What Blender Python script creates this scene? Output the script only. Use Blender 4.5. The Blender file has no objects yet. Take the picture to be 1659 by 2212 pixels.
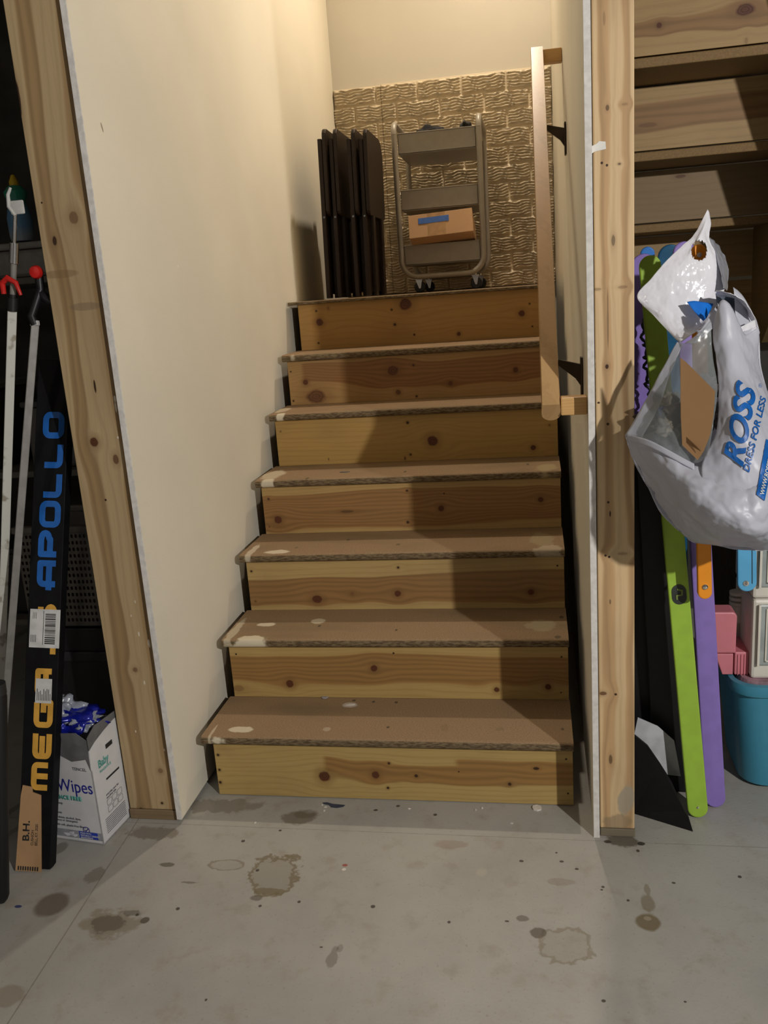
import bpy, bmesh, math, random
import numpy as np
from mathutils import Vector, Matrix
from mathutils.bvhtree import BVHTree

SC = bpy.context.scene
COL = SC.collection
random.seed(7)

# ------------------------------------------------------------------ camera
F = 1883.0; CX, CY = 829.5, 1106.0
C0 = Vector((0.9274, -2.0723, 1.3334))
RT = Vector((0.9840, 0.1642, -0.0696)); UP = Vector((0.0269, 0.2496, 0.9680)); FW = Vector((-0.1763, 0.9543, -0.2412))
FW.normalize(); RT = (RT - FW*RT.dot(FW)).normalized(); UP = RT.cross(FW)
cd = bpy.data.cameras.new('camera'); cam = bpy.data.objects.new('camera', cd); COL.objects.link(cam)
cam.matrix_world = Matrix(((RT.x, UP.x, -FW.x, C0.x), (RT.y, UP.y, -FW.y, C0.y), (RT.z, UP.z, -FW.z, C0.z), (0, 0, 0, 1)))
cd.sensor_fit = 'HORIZONTAL'; cd.sensor_width = 36; cd.lens = F/1659*36
cd.clip_start = 0.02
SC.camera = cam

# ------------------------------------------------------------------ light and exposure
SC.view_settings.view_transform = 'Standard'; SC.view_settings.look = 'None'
SC.view_settings.gamma = 1; SC.view_settings.use_curve_mapping = False
SC.view_settings.exposure = 0.0
w = bpy.data.worlds.new('world'); SC.world = w; w.use_nodes = True
w.node_tree.nodes['Background'].inputs[0].default_value = (1.0, 0.93, 0.84, 1)
w.node_tree.nodes['Background'].inputs[1].default_value = 0.085
def point(name, loc, power, col, rad):
    l = bpy.data.lights.new(name, 'POINT'); l.energy = power; l.color = col; l.shadow_soft_size = rad
    o = bpy.data.objects.new(name, l); COL.objects.link(o); o.location = loc; return o
point('basement_lamp_light', (2.70, -2.72, 2.02), 280, (1.0, 0.965, 0.92), 0.035)
sp = bpy.data.lights.new('stairwell_downlight', 'SPOT'); sp.energy = 126; sp.color = (1.0, 0.855, 0.685); sp.shadow_soft_size = 0.045
sp.spot_size = math.radians(166); sp.spot_blend = 1.0
so = bpy.data.objects.new('stairwell_downlight', sp); COL.objects.link(so); so.location = (0.80, 1.95, 3.65)
so.rotation_euler = (math.radians(-22), 0, 0)   # recessed downlight tilted down the stairs
point('basement_fill_light', (-1.3, -4.2, 2.3), 30, (1.0, 0.88, 0.76), 0.15)  # weak fill light added behind the camera, no fixture seen

def ray(x, y): return FW + RT*((x-CX)/F) - UP*((y-CY)/F)
def oz(x, y, z): d = ray(x, y); return C0 + d*((z-C0.z)/d.z)
def oy(x, y, Y): d = ray(x, y); return C0 + d*((Y-C0.y)/d.y)
def ox(x, y, X): d = ray(x, y); return C0 + d*((X-C0.x)/d.x)

# ------------------------------------------------------------------ object helpers
def link(name, me, mat=None, parent=None, smooth=False):
    o = bpy.data.objects.new(name, me); COL.objects.link(o)
    if mat is not None:
        for m in (mat if isinstance(mat, (list, tuple)) else [mat]): me.materials.append(m)
    if parent is not None:
        b = Vector((0, 0, 0)); p = parent
        while p is not None: b += p.location; p = p.parent
        me.transform(Matrix.Translation(-b)); o.parent = parent
    if smooth:
        me.polygons.foreach_set('use_smooth', [True]*len(me.polygons))
    return o
def tag(o, label=None, cat=None, group=None, kind=None):
    if label: o['label'] = label
    if cat: o['category'] = cat
    if group: o['group'] = group
    if kind: o['kind'] = kind
    return o
def thing(name, loc, label, cat, group=None):
    o = bpy.data.objects.new(name, None); COL.objects.link(o); o.location = Vector(loc); o.empty_display_size = .02
    return tag(o, label, cat, group)
def frame(o, x, z=None, y=None):
    """matrix with origin o and given x axis; z or y approx"""
    x = Vector(x).normalized()
    if z is not None:
        z = Vector(z); y = z.cross(x).normalized(); z = x.cross(y)
    else:
        y = Vector(y); z = x.cross(y).normalized(); y = z.cross(x)
    o = Vector(o)
    return Matrix(((x.x, y.x, z.x, o.x), (x.y, y.y, z.y, o.y), (x.z, y.z, z.z, o.z), (0, 0, 0, 1)))
class MB:
    def __init__(s): s.bm = bmesh.new()
    def box(s, a, b, bev=0, M=None, seg=2):
        a = Vector(a); b = Vector(b); c = (a+b)/2; d = b-a
        t = bmesh.new(); bmesh.ops.create_cube(t, size=1)
        bmesh.ops.scale(t, vec=(abs(d.x), abs(d.y), abs(d.z)), verts=t.verts)
        if bev > 0: bmesh.ops.bevel(t, geom=t.edges[:], offset=bev, segments=seg, profile=.5, affect='EDGES')
        bmesh.ops.translate(t, vec=c, verts=t.verts)
        return s.add(t, M)
    def add(s, t, M=None):
        if M is not None: bmesh.ops.transform(t, matrix=M, verts=t.verts)
        me = bpy.data.meshes.new('t'); t.to_mesh(me); t.free(); s.bm.from_mesh(me); bpy.data.meshes.remove(me); return s
    def prism(s, pts, h, M=None, bev=0, seg=2):
        """2D outline in local xy, extruded in +z by h"""
        t = bmesh.new(); vs = [t.verts.new((p[0], p[1], 0)) for p in pts]
        f = t.faces.new(vs); r = bmesh.ops.extrude_face_region(t, geom=[f])
        bmesh.ops.translate(t, vec=(0, 0, h), verts=[v for v in r['geom'] if isinstance(v, bmesh.types.BMVert)])
        bmesh.ops.recalc_face_normals(t, faces=t.faces[:])
        if bev > 0:
            es = [e for e in t.edges if abs(e.verts[0].co.z-e.verts[1].co.z) < 1e-6]
            bmesh.ops.bevel(t, geom=es, offset=bev, segments=seg, profile=.5, affect='EDGES')
        return s.add(t, M)
    def tube(s, pts, r, n=12, caps=True):
        pts = [Vector(p) for p in pts]; rr = r if isinstance(r, (list, tuple)) else [r]*len(pts)
        t = bmesh.new(); rings = []; prev = None
        for i, p in enumerate(pts):
            if i == 0: d = pts[1]-p
            elif i == len(pts)-1: d = p-pts[i-1]
            else: d = (pts[i+1]-p).normalized()+(p-pts[i-1]).normalized()
            d.normalize()
            if prev is None:
                a = Vector((0, 0, 1)) if abs(d.z) < .9 else Vector((1, 0, 0)); x = d.cross(a).normalized()
            else: x = (prev - d*prev.dot(d)).normalized()
            prev = x; y = d.cross(x)
            rings.append([t.verts.new(p + (x*math.cos(2*math.pi*k/n)+y*math.sin(2*math.pi*k/n))*rr[i]) for k in range(n)])
        for a, b in zip(rings, rings[1:]):
            for k in range(n): t.faces.new((a[k], a[(k+1) % n], b[(k+1) % n], b[k]))
        if caps: t.faces.new(rings[0][::-1]); t.faces.new(rings[-1])
        return s.add(t)
    def lathe(s, prof, M=None, n=24, caps=True):
        t = bmesh.new(); rings = []
        for r, z in prof: rings.append([t.verts.new((r*math.cos(2*math.pi*k/n), r*math.sin(2*math.pi*k/n), z)) for k in range(n)])
        for a, b in zip(rings, rings[1:]):
            for k in range(n): t.faces.new((a[k], a[(k+1) % n], b[(k+1) % n], b[k]))
        if caps: t.faces.new(rings[0][::-1]); t.faces.new(rings[-1])
        return s.add(t, M)
    def build(s, name, mat, parent=None, smooth=False):
        bmesh.ops.recalc_face_normals(s.bm, faces=s.bm.faces[:])
        me = bpy.data.meshes.new(name); s.bm.to_mesh(me); s.bm.free()
        if smooth:
            me.set_sharp_from_angle(angle=math.radians(38)) if hasattr(me, 'set_sharp_from_angle') else None
        return link(name, me, mat, parent, smooth)
def catmull(P, t):
    n = len(P)-1; t = min(max(t, 0), 1)*n; i = min(int(t), n-1); f = t-i
    p1, p2 = P[i], P[i+1]; p0 = P[i-1] if i > 0 else p1*2-p2; p3 = P[i+2] if i < n-1 else p2*2-p1
    return .5*((2*p1)+(p2-p0)*f+(2*p0-5*p1+4*p2-p3)*f*f+(3*p1-p0-3*p2+p3)*f**3)
def arc(c, r, a0, a1, n):
    return [(c[0]+r*math.cos(math.radians(a0+(a1-a0)*k/n)), c[1]+r*math.sin(math.radians(a0+(a1-a0)*k/n))) for k in range(n+1)]

# ------------------------------------------------------------------ node helpers
class V:
    """float socket wrapper with arithmetic"""
    def __init__(s, nb, x): s.nb = nb; s.x = x
    def _b(s, op, o, rev=False):
        return s.nb.m(op, o, s) if rev else s.nb.m(op, s, o)
    def __add__(s, o): return s._b('ADD', o)
    __radd__ = __add__
    def __sub__(s, o): return s._b('SUBTRACT', o)
    def __rsub__(s, o): return s._b('SUBTRACT', o, True)
    def __mul__(s, o): return s._b('MULTIPLY', o)
    __rmul__ = __mul__
    def __truediv__(s, o): return s._b('DIVIDE', o)
class NB:
    def __init__(s, name, rough=.6, metallic=0, spec=.4):
        s.mat = bpy.data.materials.new(name); s.mat.use_nodes = True; s.nt = s.mat.node_tree
        s.p = s.nt.nodes['Principled BSDF']; s.p.inputs['Roughness'].default_value = rough
        s.p.inputs['Metallic'].default_value = metallic; s.p.inputs['Specular IOR Level'].default_value = spec
    def n(s, t): return s.nt.nodes.new(t)
    def setin(s, sock, v):
        if isinstance(v, V): s.nt.links.new(v.x, sock)
        elif isinstance(v, bpy.types.NodeSocket): s.nt.links.new(v, sock)
        else:
            sock.default_value = v
    def m(s, op, a, b=0.0, c=None):
        k = s.n('ShaderNodeMath'); k.operation = op
        s.setin(k.inputs[0], a); s.setin(k.inputs[1], b)
        if c is not None: s.setin(k.inputs[2], c)
        return V(s, k.outputs[0])
    def clamp(s, a): return s.m('MINIMUM', s.m('MAXIMUM', a, 0.0), 1.0)
    def smooth(s, x, e0, e1):
        k = s.n('ShaderNodeMapRange'); k.interpolation_type = 'SMOOTHSTEP'; s.setin(k.inputs[0], x)
        k.inputs[1].default_value = e0; k.inputs[2].default_value = e1; return V(s, k.outputs[0])
    def down(s, x, e0, e1): return 1.0 - s.smooth(x, e0, e1)
    def pos(s):
        g = s.n('ShaderNodeNewGeometry'); q = s.n('ShaderNodeSeparateXYZ'); s.nt.links.new(g.outputs['Position'], q.inputs[0])
        return [V(s, q.outputs[i]) for i in range(3)]
    def nrm(s):
        g = s.n('ShaderNodeNewGeometry'); q = s.n('ShaderNodeSeparateXYZ'); s.nt.links.new(g.outputs['True Normal'], q.inputs[0])
        return [V(s, q.outputs[i]) for i in range(3)]
    def vec(s, x, y, z):
        k = s.n('ShaderNodeCombineXYZ')
        for i, v in enumerate((x, y, z)): s.setin(k.inputs[i], v)
        return k.outputs[0]
    def noise(s, vec, scale=1, detail=3, rough=.5):
        k = s.n('ShaderNodeTexNoise'); s.nt.links.new(vec, k.inputs['Vector']); k.inputs['Scale'].default_value = scale
        k.inputs['Detail'].default_value = detail; k.inputs['Roughness'].default_value = rough
        return V(s, k.outputs['Fac'])
    def mix(s, fac, a, b):
        k = s.n('ShaderNodeMix'); k.data_type = 'RGBA'; s.setin(k.inputs[0], fac)
        for i, v in ((6, a), (7, b)):
            if isinstance(v, tuple): k.inputs[i].default_value = (*v[:3], 1)
            else: s.setin(k.inputs[i], v)
        return k.outputs[2]
    def color(s, c):
        if isinstance(c, tuple): s.p.inputs['Base Color'].default_value = (*c[:3], 1)
        else: s.nt.links.new(c, s.p.inputs['Base Color'])
    def bump(s, h, strength=.3, dist=.002):
        k = s.n('ShaderNodeBump'); k.inputs['Strength'].default_value = strength; k.inputs['Distance'].default_value = dist
        s.setin(k.inputs['Height'], h); s.nt.links.new(k.outputs[0], s.p.inputs['Normal'])
def srgb(r, g, b):
    f = lambda c: (c/255/12.92) if c/255 <= .04045 else ((c/255+.055)/1.055)**2.4
    return (f(r), f(g), f(b))
def plain(name, col, rough=.5, metallic=0, spec=.4, var=.12, scale=30, bump=0):
    b = NB(name, rough, metallic, spec); P = b.pos(); v = b.vec(*P)
    n = b.noise(v, scale, 3)
    c = b.mix(b.smooth(n, .3, .7), tuple(x*(1-var) for x in col), tuple(min(1, x*(1+var)) for x in col)); b.color(c)
    if bump: b.bump(b.noise(v, scale*12, 2), bump, .001)
    return b.mat
def apply_blobs(b, base, u, v, blobs, nv):
    """each blob: (u,v,ru,rv,angle,colour,alpha,ring?)  marks with a shape of their own"""
    n = (b.noise(nv, 24, 3) - .5)*1.7; n2 = (b.noise(nv, 90, 2)-.5)*.9
    for (bu, bv, ru, rv, ang, col, al, ring, wob) in blobs:
        ca, sa = math.cos(math.radians(ang)), math.sin(math.radians(ang))
        du = u-bu; dv = v-bv
        a = (du*ca+dv*sa)*(1/ru); c = (dv*ca-du*sa)*(1/rv)
        d = b.m('SQRT', a*a+c*c) + n*wob + n2*(wob*.6)
        if ring:
            m = b.down(b.m('ABSOLUTE', d-.9), .03, .14)*al + b.down(d, .8, 1.0)*(al*ring)
        else: m = b.down(d, .75, 1.08)*al
        base = b.mix(b.clamp(m), base, col)
    return base
LIGHT = srgb(216, 184, 132); HEART = srgb(180, 132, 84)
def wood(name, U, Vv, light=LIGHT, heart=HEART, knots=(), bands=(), seed=0.0, rough=.55, freq=75, W=None, blobs=(), dirt=.12):
    b = NB(name, rough, 0, .3); P = b.pos(); u = P[U]; v = P[Vv]; wv = P[3-U-Vv]
    n1 = b.noise(b.vec(u*1.6+seed, v*9, wv*6+seed), 1, 2)-.5
    g = v + n1*.06 + (wv-(W or 0.0))*.5
    for k in knots:
        ku, kv, r = k[:3]; a = k[3] if len(k) > 3 else 1.0
        if r < .0035: continue
        e1 = (u-ku)*(1/(4.5*r*a)); e2 = (v-kv)*(1/(3.2*r))
        e = b.m('POWER', 2.718, (e1*e1+e2*e2)*-1.0)
        g = g - (v-kv)*e*.85
    n2 = b.noise(b.vec(u*3+seed*2, g*60, wv*60), 1, 3)
    s = b.m('SINE', g*(freq*6.283)+n2*5.0)*.5+.5
    fine = b.noise(b.vec(u*12+seed, v*420, wv*420), 1, 2)
    col = b.mix(b.clamp(s*.35+(n2-.5)*.5), light, tuple(l*.90 for l in light))
    hm = None
    for bd in bands:
        c, hw = bd[0], bd[1]
        m = b.down(b.m('ABSOLUTE', g-c), hw-.004, hw+.003)
        if len(bd) > 2: m = m*b.smooth(u, bd[2], bd[2]+.02)
        if len(bd) > 3: m = m*b.down(u, bd[3]-.02, bd[3])
        hm = m if hm is None else b.m('MAXIMUM', hm, m)
    if hm is not None:
        hc = b.mix(s, heart, tuple(h*.74 for h in heart))
        col = b.mix(hm*.8, col, hc)
    dk = b.smooth(s, .72, 1.0)*.12
    col = b.mix(dk, col, tuple(h*.6 for h in heart))
    col = b.mix(b.smooth(fine, .45, .8)*.18, col, tuple(h*.7 for h in heart))
    nd = b.noise(b.vec(u*3+seed, v*5, wv*5), 1, 4)
    col = b.mix(b.smooth(nd, .5, .75)*dirt*2, col, srgb(120, 96, 66))
    n3 = b.noise(b.vec(u*40, v*60, wv*60), 1, 2)-.5
    for k in knots:
        ku, kv, r = k[:3]; a = k[3] if len(k) > 3 else 1.0; al = k[4] if len(k) > 4 else 1.0
        e1 = (u-ku)*(1/(r*a)); e2 = (v-kv)*(1/r); d = b.m('SQRT', e1*e1+e2*e2)+n3*.5
        if r > .0035: col = b.mix(b.down(d, .8, 2.6)*.42*al, col, tuple(h*.55 for h in heart))
        kc = b.mix(b.clamp(b.m('ABSOLUTE', b.m('SINE', d*9.0))), srgb(62, 34, 20), srgb(96, 56, 34)) if r > .006 else srgb(60, 40, 26)
        col = b.mix(b.down(d, .72, 1.12)*al, col, kc)
    if blobs: col = apply_blobs(b, col, u, v, blobs, b.vec(u, v, wv))
    b.color(col); b.bump(s*.4+fine, .12, .001)
    return b.mat

def painted(name, col, rough=.75, blobs=(), uv=(1, 2)):
    b = NB(name, rough, 0, .25); P = b.pos(); v = b.vec(*P)
    n = b.noise(v, 1.4, 4); n2 = b.noise(v, 260, 3)
    c = b.mix(b.smooth(n, .3, .7), tuple(x*.93 for x in col), tuple(min(1, x*1.04) for x in col))
    if blobs: c = apply_blobs(b, c, P[uv[0]], P[uv[1]], blobs, v)
    b.color(c); b.bump(n2, .25, .001); return b.mat

M = {}
M['wall'] = painted('cream_paint', srgb(226, 219, 201), blobs=[
    (-.05, 1.75, .004, .012, 20, srgb(120, 100, 80), .7, 0, .4), (.3, 1.45, .004, .004, 0, srgb(235, 230, 220), .8, 0, .3)])
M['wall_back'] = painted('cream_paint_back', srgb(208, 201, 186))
M['gyp'] = plain('gypsum_edge', srgb(214, 211, 206), .9, var=.10, scale=60, bump=.4)
M['black'] = plain('black_plastic', (.008, .008, .009), .45)
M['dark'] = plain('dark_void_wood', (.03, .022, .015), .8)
M['metal'] = plain('grey_metal', (.30, .28, .25), .38, .8)
M['chrome'] = plain('chrome', (.7, .69, .67), .2, 1)

H = .19; D = .2284; NS = .019; SW = .9953; LF = -.038; RX = 1.0374; YF = -.125; YB = 2.577; CEIL = 2.62; TOP = 4.5

# ------------------------------------------------------------------ setting
def floor_blob(x0, y0, w_, h_, col, al, ring=0, wob=.5, ang=0):
    p = oz(x0, y0, 0); q = oz(x0+w_, y0, 0); r_ = oz(x0, y0+h_, 0)
    return (p.x, p.y, (q-p).length, (r_-p).length, ang, col, al, ring, wob)
BR = srgb(112, 98, 68); DK = srgb(80, 72, 58)
def make_floor_mat():
    b = NB('concrete', .5, 0, .35); P = b.pos(); v = b.vec(P[0], P[1], P[2])
    n = b.noise(v, 2.2, 5, .6); n2 = b.noise(v, 14, 4, .6); n3 = b.noise(v, 130, 3)
    c = b.mix(b.smooth(n, .3, .7), srgb(156, 154, 148), srgb(172, 170, 163))
    c = b.mix(b.smooth(n2, .52, .75)*.4, c, srgb(140, 128, 110))
    c = b.mix(b.smooth(n3, .6, .75)*.3, c, srgb(120, 112, 98))
    blobs = [
        floor_blob(592, 1888, 58, 46, BR, .6, .45, .7), floor_blob(553, 1940, 14, 6, DK, .6), floor_blob(580, 1925, 34, 7, BR, .7, 0, .7),
        floor_blob(490, 1868, 38, 12, BR, .45, .3), floor_blob(645, 1766, 44, 15, srgb(92, 78, 56), .6, 0, .7), floor_blob(660, 1758, 26, 10, srgb(80, 66, 48), .4),
        floor_blob(360, 1868, 16, 4, DK, .7, 0, 1.0), floor_blob(405, 1906, 18, 3, DK, .6, 0, 1.3),
        floor_blob(235, 1996, 66, 30, BR, .5, 0, .9), floor_blob(232, 1995, 34, 20, DK, .6, 0, 1.3), floor_blob(285, 1972, 24, 8, DK, .6, 0, 1.1), floor_blob(313, 1988, 10, 7, DK, .85, 0, .2),
        floor_blob(112, 1954, 38, 26, srgb(98, 86, 72), .75, 0, .12), floor_blob(130, 1832, 16, 13, srgb(96, 88, 76), .6, 0, .2), floor_blob(205, 1890, 20, 16, srgb(100, 90, 74), .5, 0, .9),
        floor_blob(1222, 2045, 58, 46, BR, .42, .35, .7), floor_blob(1160, 2014, 18, 12, DK, .75, 0, .9), floor_blob(1128, 1984, 14, 6, DK, .6, 0, 1.1),
        floor_blob(1401, 1992, 28, 20, BR, .85, 0, .25), floor_blob(1399, 1950, 17, 20, BR, .6, 0, .5), floor_blob(1398, 1922, 7, 14, BR, .5, 0, .7), floor_blob(1399, 1984, 9, 5, srgb(160, 150, 130), .7, 0, .2),
        floor_blob(718, 2068, 11, 24, DK, .45, 0, .9), floor_blob(734, 2050, 7, 9, DK, .35, 0, .9),
        floor_blob(15, 2150, 40, 22, BR, .4, 0, .6), floor_blob(1040, 1884, 13, 10, srgb(180, 172, 158), .5, 0, .3),
        floor_blob(1345, 1815, 34, 16, srgb(92, 86, 74), .9, 0, .8), floor_blob(1385, 1822, 8, 4, srgb(40, 36, 30), .9, 0, .8), floor_blob(1312, 1818, 8, 3, srgb(40, 36, 30), .8, 0, .8),
        floor_blob(437, 1744, 26, 18, srgb(190, 184, 172), .5, 0, .9), floor_blob(330, 1800, 60, 14, srgb(110, 98, 82), .6, 0, 1.1), floor_blob(480, 1740, 90, 16, srgb(104, 94, 78), .5, 0, 1.1),
        floor_blob(970, 1824, 40, 10, srgb(140, 118, 98), .4, 0, .6), floor_blob(1210, 1905, 36, 8, srgb(118, 104, 84), .35, 0, .7),
        floor_blob(745, 1869, 6, 3, srgb(150, 50, 40), .8, 0, .3), floor_blob(743, 1878, 5, 3, srgb(225, 220, 210), .8, 0, .3),
        floor_blob(40, 1958, 9, 3, srgb(40, 50, 110), .9, 0, .5),
    ]
    rng = random.Random(3)
    for (x, y) in [(562, 1957), (646, 1948), (694, 2046), (445, 2160), (1480, 2164), (1213, 1861), (1246, 1877), (1455, 1907), (1598, 1894), (1303, 1916), (812, 1750), (940, 1760), (1300, 1922),
                   (1126, 1860), (1304, 2162), (384, 1963), (296, 1976), (970, 1992), (1095, 1990), (1202, 1842), (860, 1741), (605, 1794), (525, 1817), (556, 1880), (1378, 1838), (1357, 1945), (806, 1958)]:
        blobs.append(floor_blob(x, y, rng.uniform(3, 5.5), rng.uniform(2, 3.4), srgb(50, 42, 34), .85, 0, .6))
    c = apply_blobs(b, c, P[0], P[1], blobs, v)
    # saw joint across the slab
    a = oz(190, 1940, 0); e = oz(30, 2190, 0); dn = (e-a).normalized()
    d = b.m('ABSOLUTE', (P[0]-a.x)*dn.y - (P[1]-a.y)*dn.x) + (b.noise(v, 50, 2)-.5)*.002
    c = b.mix(b.down(d, .0006, .0022)*.5, c, srgb(90, 82, 70))
    a = oz(430, 1782, 0); e = oz(1280, 1816, 0); dn = (e-a).normalized()  # second line: painted edge of the shadow cast by the bottom nosing
    d = b.m('ABSOLUTE', (P[0]-a.x)*dn.y - (P[1]-a.y)*dn.x) + (b.noise(v, 50, 2)-.5)*.002
    c = b.mix(b.down(d, .0004, .0018)*.4, c, srgb(96, 86, 72))
    b.color(c); b.bump(n3+n2, .25, .002); return b.mat
def structure(name, mb, mat, smooth=False):
    return tag(mb.build(name, mat, None, smooth), kind='structure')
structure('floor', MB().box((-2.6, -5.2, -.12), (3.5, YB+.12, 0)), make_floor_mat())
structure('wall_left', MB().box((LF-.0127, YF-.012, .012), (LF, YB, TOP)), M['wall'])
structure('wall_right', MB().box((RX, YF-.004, .0), (RX+.0127, YB, TOP)), M['wall'])
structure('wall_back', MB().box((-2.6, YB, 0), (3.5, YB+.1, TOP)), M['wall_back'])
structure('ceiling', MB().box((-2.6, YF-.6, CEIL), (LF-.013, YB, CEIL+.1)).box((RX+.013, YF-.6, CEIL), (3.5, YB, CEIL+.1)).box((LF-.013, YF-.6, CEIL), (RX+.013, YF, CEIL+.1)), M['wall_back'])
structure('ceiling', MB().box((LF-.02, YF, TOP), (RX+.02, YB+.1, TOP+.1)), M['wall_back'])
structure('wall_front', MB().box((LF-.02, YF-.1, CEIL+.1), (RX+.02, YF, TOP)), M['wall'])
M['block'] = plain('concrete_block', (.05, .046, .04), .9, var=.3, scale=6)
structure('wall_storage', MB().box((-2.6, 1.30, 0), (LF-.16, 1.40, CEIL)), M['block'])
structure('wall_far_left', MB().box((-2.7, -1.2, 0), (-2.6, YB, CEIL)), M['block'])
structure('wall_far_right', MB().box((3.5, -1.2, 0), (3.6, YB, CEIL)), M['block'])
# gypsum board cut edges along both openings
structure('trim_1', MB().box((LF-.0135, YF-.0165, .012), (LF+.0004, YF-.012, CEIL)), M['gyp'])
structure('trim_2', MB().box((RX-.001, YF-.0085, .0), (RX+.0132, YF-.004, CEIL)), M['gyp'])

# posts --------------------------------------------------------------
def pk(lst, Y, U=0):
    out = []
    for k in lst:
        x, y, r = k[:3]; p = oy(x, y, Y); d = (p-C0).dot(FW)
        out.append(((p.x, p.z) if U == 0 else (p.z, p.x)) + (r*d/F,) + tuple(k[3:]))
    return out
lp = wood('left_post_wood', 2, 0, srgb(182, 158, 120), srgb(156, 126, 86), pk([(159, 470, 11, 1.3, .6), (118, 520, 5, 2), (203, 955, 10, 1.1), (250, 992, 7, 1.6, .8), (228, 1080, 3), (90, 438, 2.5), (292, 1447, 6, 1, .6),
     (347, 1665, 6, 1, .5), (40, 210, 4, 9), (350, 1735, 3), (205, 835, 2.5, 6), (305, 1748, 4)], YF, 2), W=YF, bands=[(-.15, .018), (-.075, .01)], seed=2.1, freq=45, rough=.6,
     blobs=[(oy(x, y, YF).z, oy(x, y, YF).x, a, b_, 0, srgb(226, 216, 196), .8, 0, .8) for x, y, a, b_ in [(327, 1355, .011, .004), (322, 1390, .012, .003), (335, 1425, .012, .003), (250, 880, .014, .003), (248, 862, .008, .003), (300, 1370, .006, .002), (312, 1475, .006, .002), (283, 1330, .004, .002), (292, 1300, .005, .0015), (255, 945, .004, .003), (293, 1580, .004, .002), (345, 1440, .012, .003), (355, 1620, .004, .002)]]
      + [(oy(130, 592, YF).z, oy(130, 592, YF).x, .010, .05, 0, srgb(120, 96, 62), .5, 0, .15), (oy(185, 662, YF).z, oy(185, 662, YF).x, .010, .045, 0, srgb(120, 100, 84), .5, 0, .15)])
t = thing('framing_post', (-.121, YF+.045, 0), 'weathered wooden framing post on the left of the stairs, leaning in view, with paint splatter', 'post')
MB().box((-.191, YF, .030), (-.0545, YF+.089, CEIL), .002).build('post_board', lp, t)
MB().box((-.193, YF-.003, 0), (-.0545, YF+.089, .029), .002).build('sole_plate', wood('sole_wood', 0, 1, srgb(130, 110, 84), srgb(96, 76, 54), [], seed=5), t)
rp = wood('right_post_wood', 2, 0, srgb(212, 184, 142), srgb(190, 152, 108), pk([(1312, 233, 4, 1.6, .7), (1350, 225, 7, .4, .3), (1300, 352, 3), (1311, 357, 3), (1338, 354, 4, .7, .7), (1325, 520, 4, 3, .6), (1290, 625, 9, .35, .4), (1345, 620, 11, .35, .4),
      (1313, 690, 2.2, 30, .5), (1311, 792, 4, 1.4), (1293, 870, 3, .8), (1313, 916, 3), (1314, 1085, 3, 1), (1318, 1110, 2, 4), (1303, 1498, 8, .6, .8), (1330, 1500, 3), (1316, 1203, 3), (1345, 1196, 11, .3, .35), (1308, 1200, 3),
      (1319, 1640, 4, 3, .7), (1318, 1300, 2, 3, .6), (1305, 40, 3, 5, .3), (1286, 1375, 3, 2)], YF, 2), W=YF, bands=[(1.075, .012), (1.118, .008)], seed=8.3, freq=40, rough=.5,
      blobs=[(.10, 1.115, .045, .02, 10, srgb(150, 144, 128), .8, 0, .5), (.035, 1.09, .03, .04, 0, srgb(130, 116, 92), .6, 0, .6)]
      + [(oy(1285+i % 3, y, YF).z, oy(1285, y, YF).x, .006, .002, 0, srgb(228, 222, 206), .9, 0, .7) for i, y in enumerate(range(780, 930, 14))])
t = thing('framing_post', (1.092, YF+.045, 0), 'pale upright wooden framing post to the right of the stairs, beside the white bag', 'post')
MB().box((RX+.0155, YF, .022), (1.1345, YF+.089, CEIL), .003).build('post_board', rp, t)
MB().box((RX+.0155, YF-.001, 0), (1.1360, YF+.089, .021), .002).build('sole_plate', wood('sole_wood_b', 0, 1, srgb(120, 110, 92), srgb(90, 80, 62), [], seed=7), t)
# torn paper scrap
def sheet(pts, Y, th, name, mat, parent=None, off=0):
    pts = [oy(x, y, Y) for x, y in pts]
    m = MB(); m.prism([(p.x, p.z) for p in pts], th, frame((0, Y-off, 0), (1, 0, 0), y=(0, 0, 1)))
    return m.build(name, mat, parent)
M['paper'] = plain('white_paper', srgb(222, 220, 214), .8)
o = sheet([(1273, 318), (1274, 335), (1284, 328), (1296, 325), (1309, 322), (1308, 306), (1294, 305), (1288, 311)], YF-.0005, .001, 'paper_scrap', M['paper'])
tag(o, 'small torn white paper scrap stuck to the right framing post', 'paper')

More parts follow.
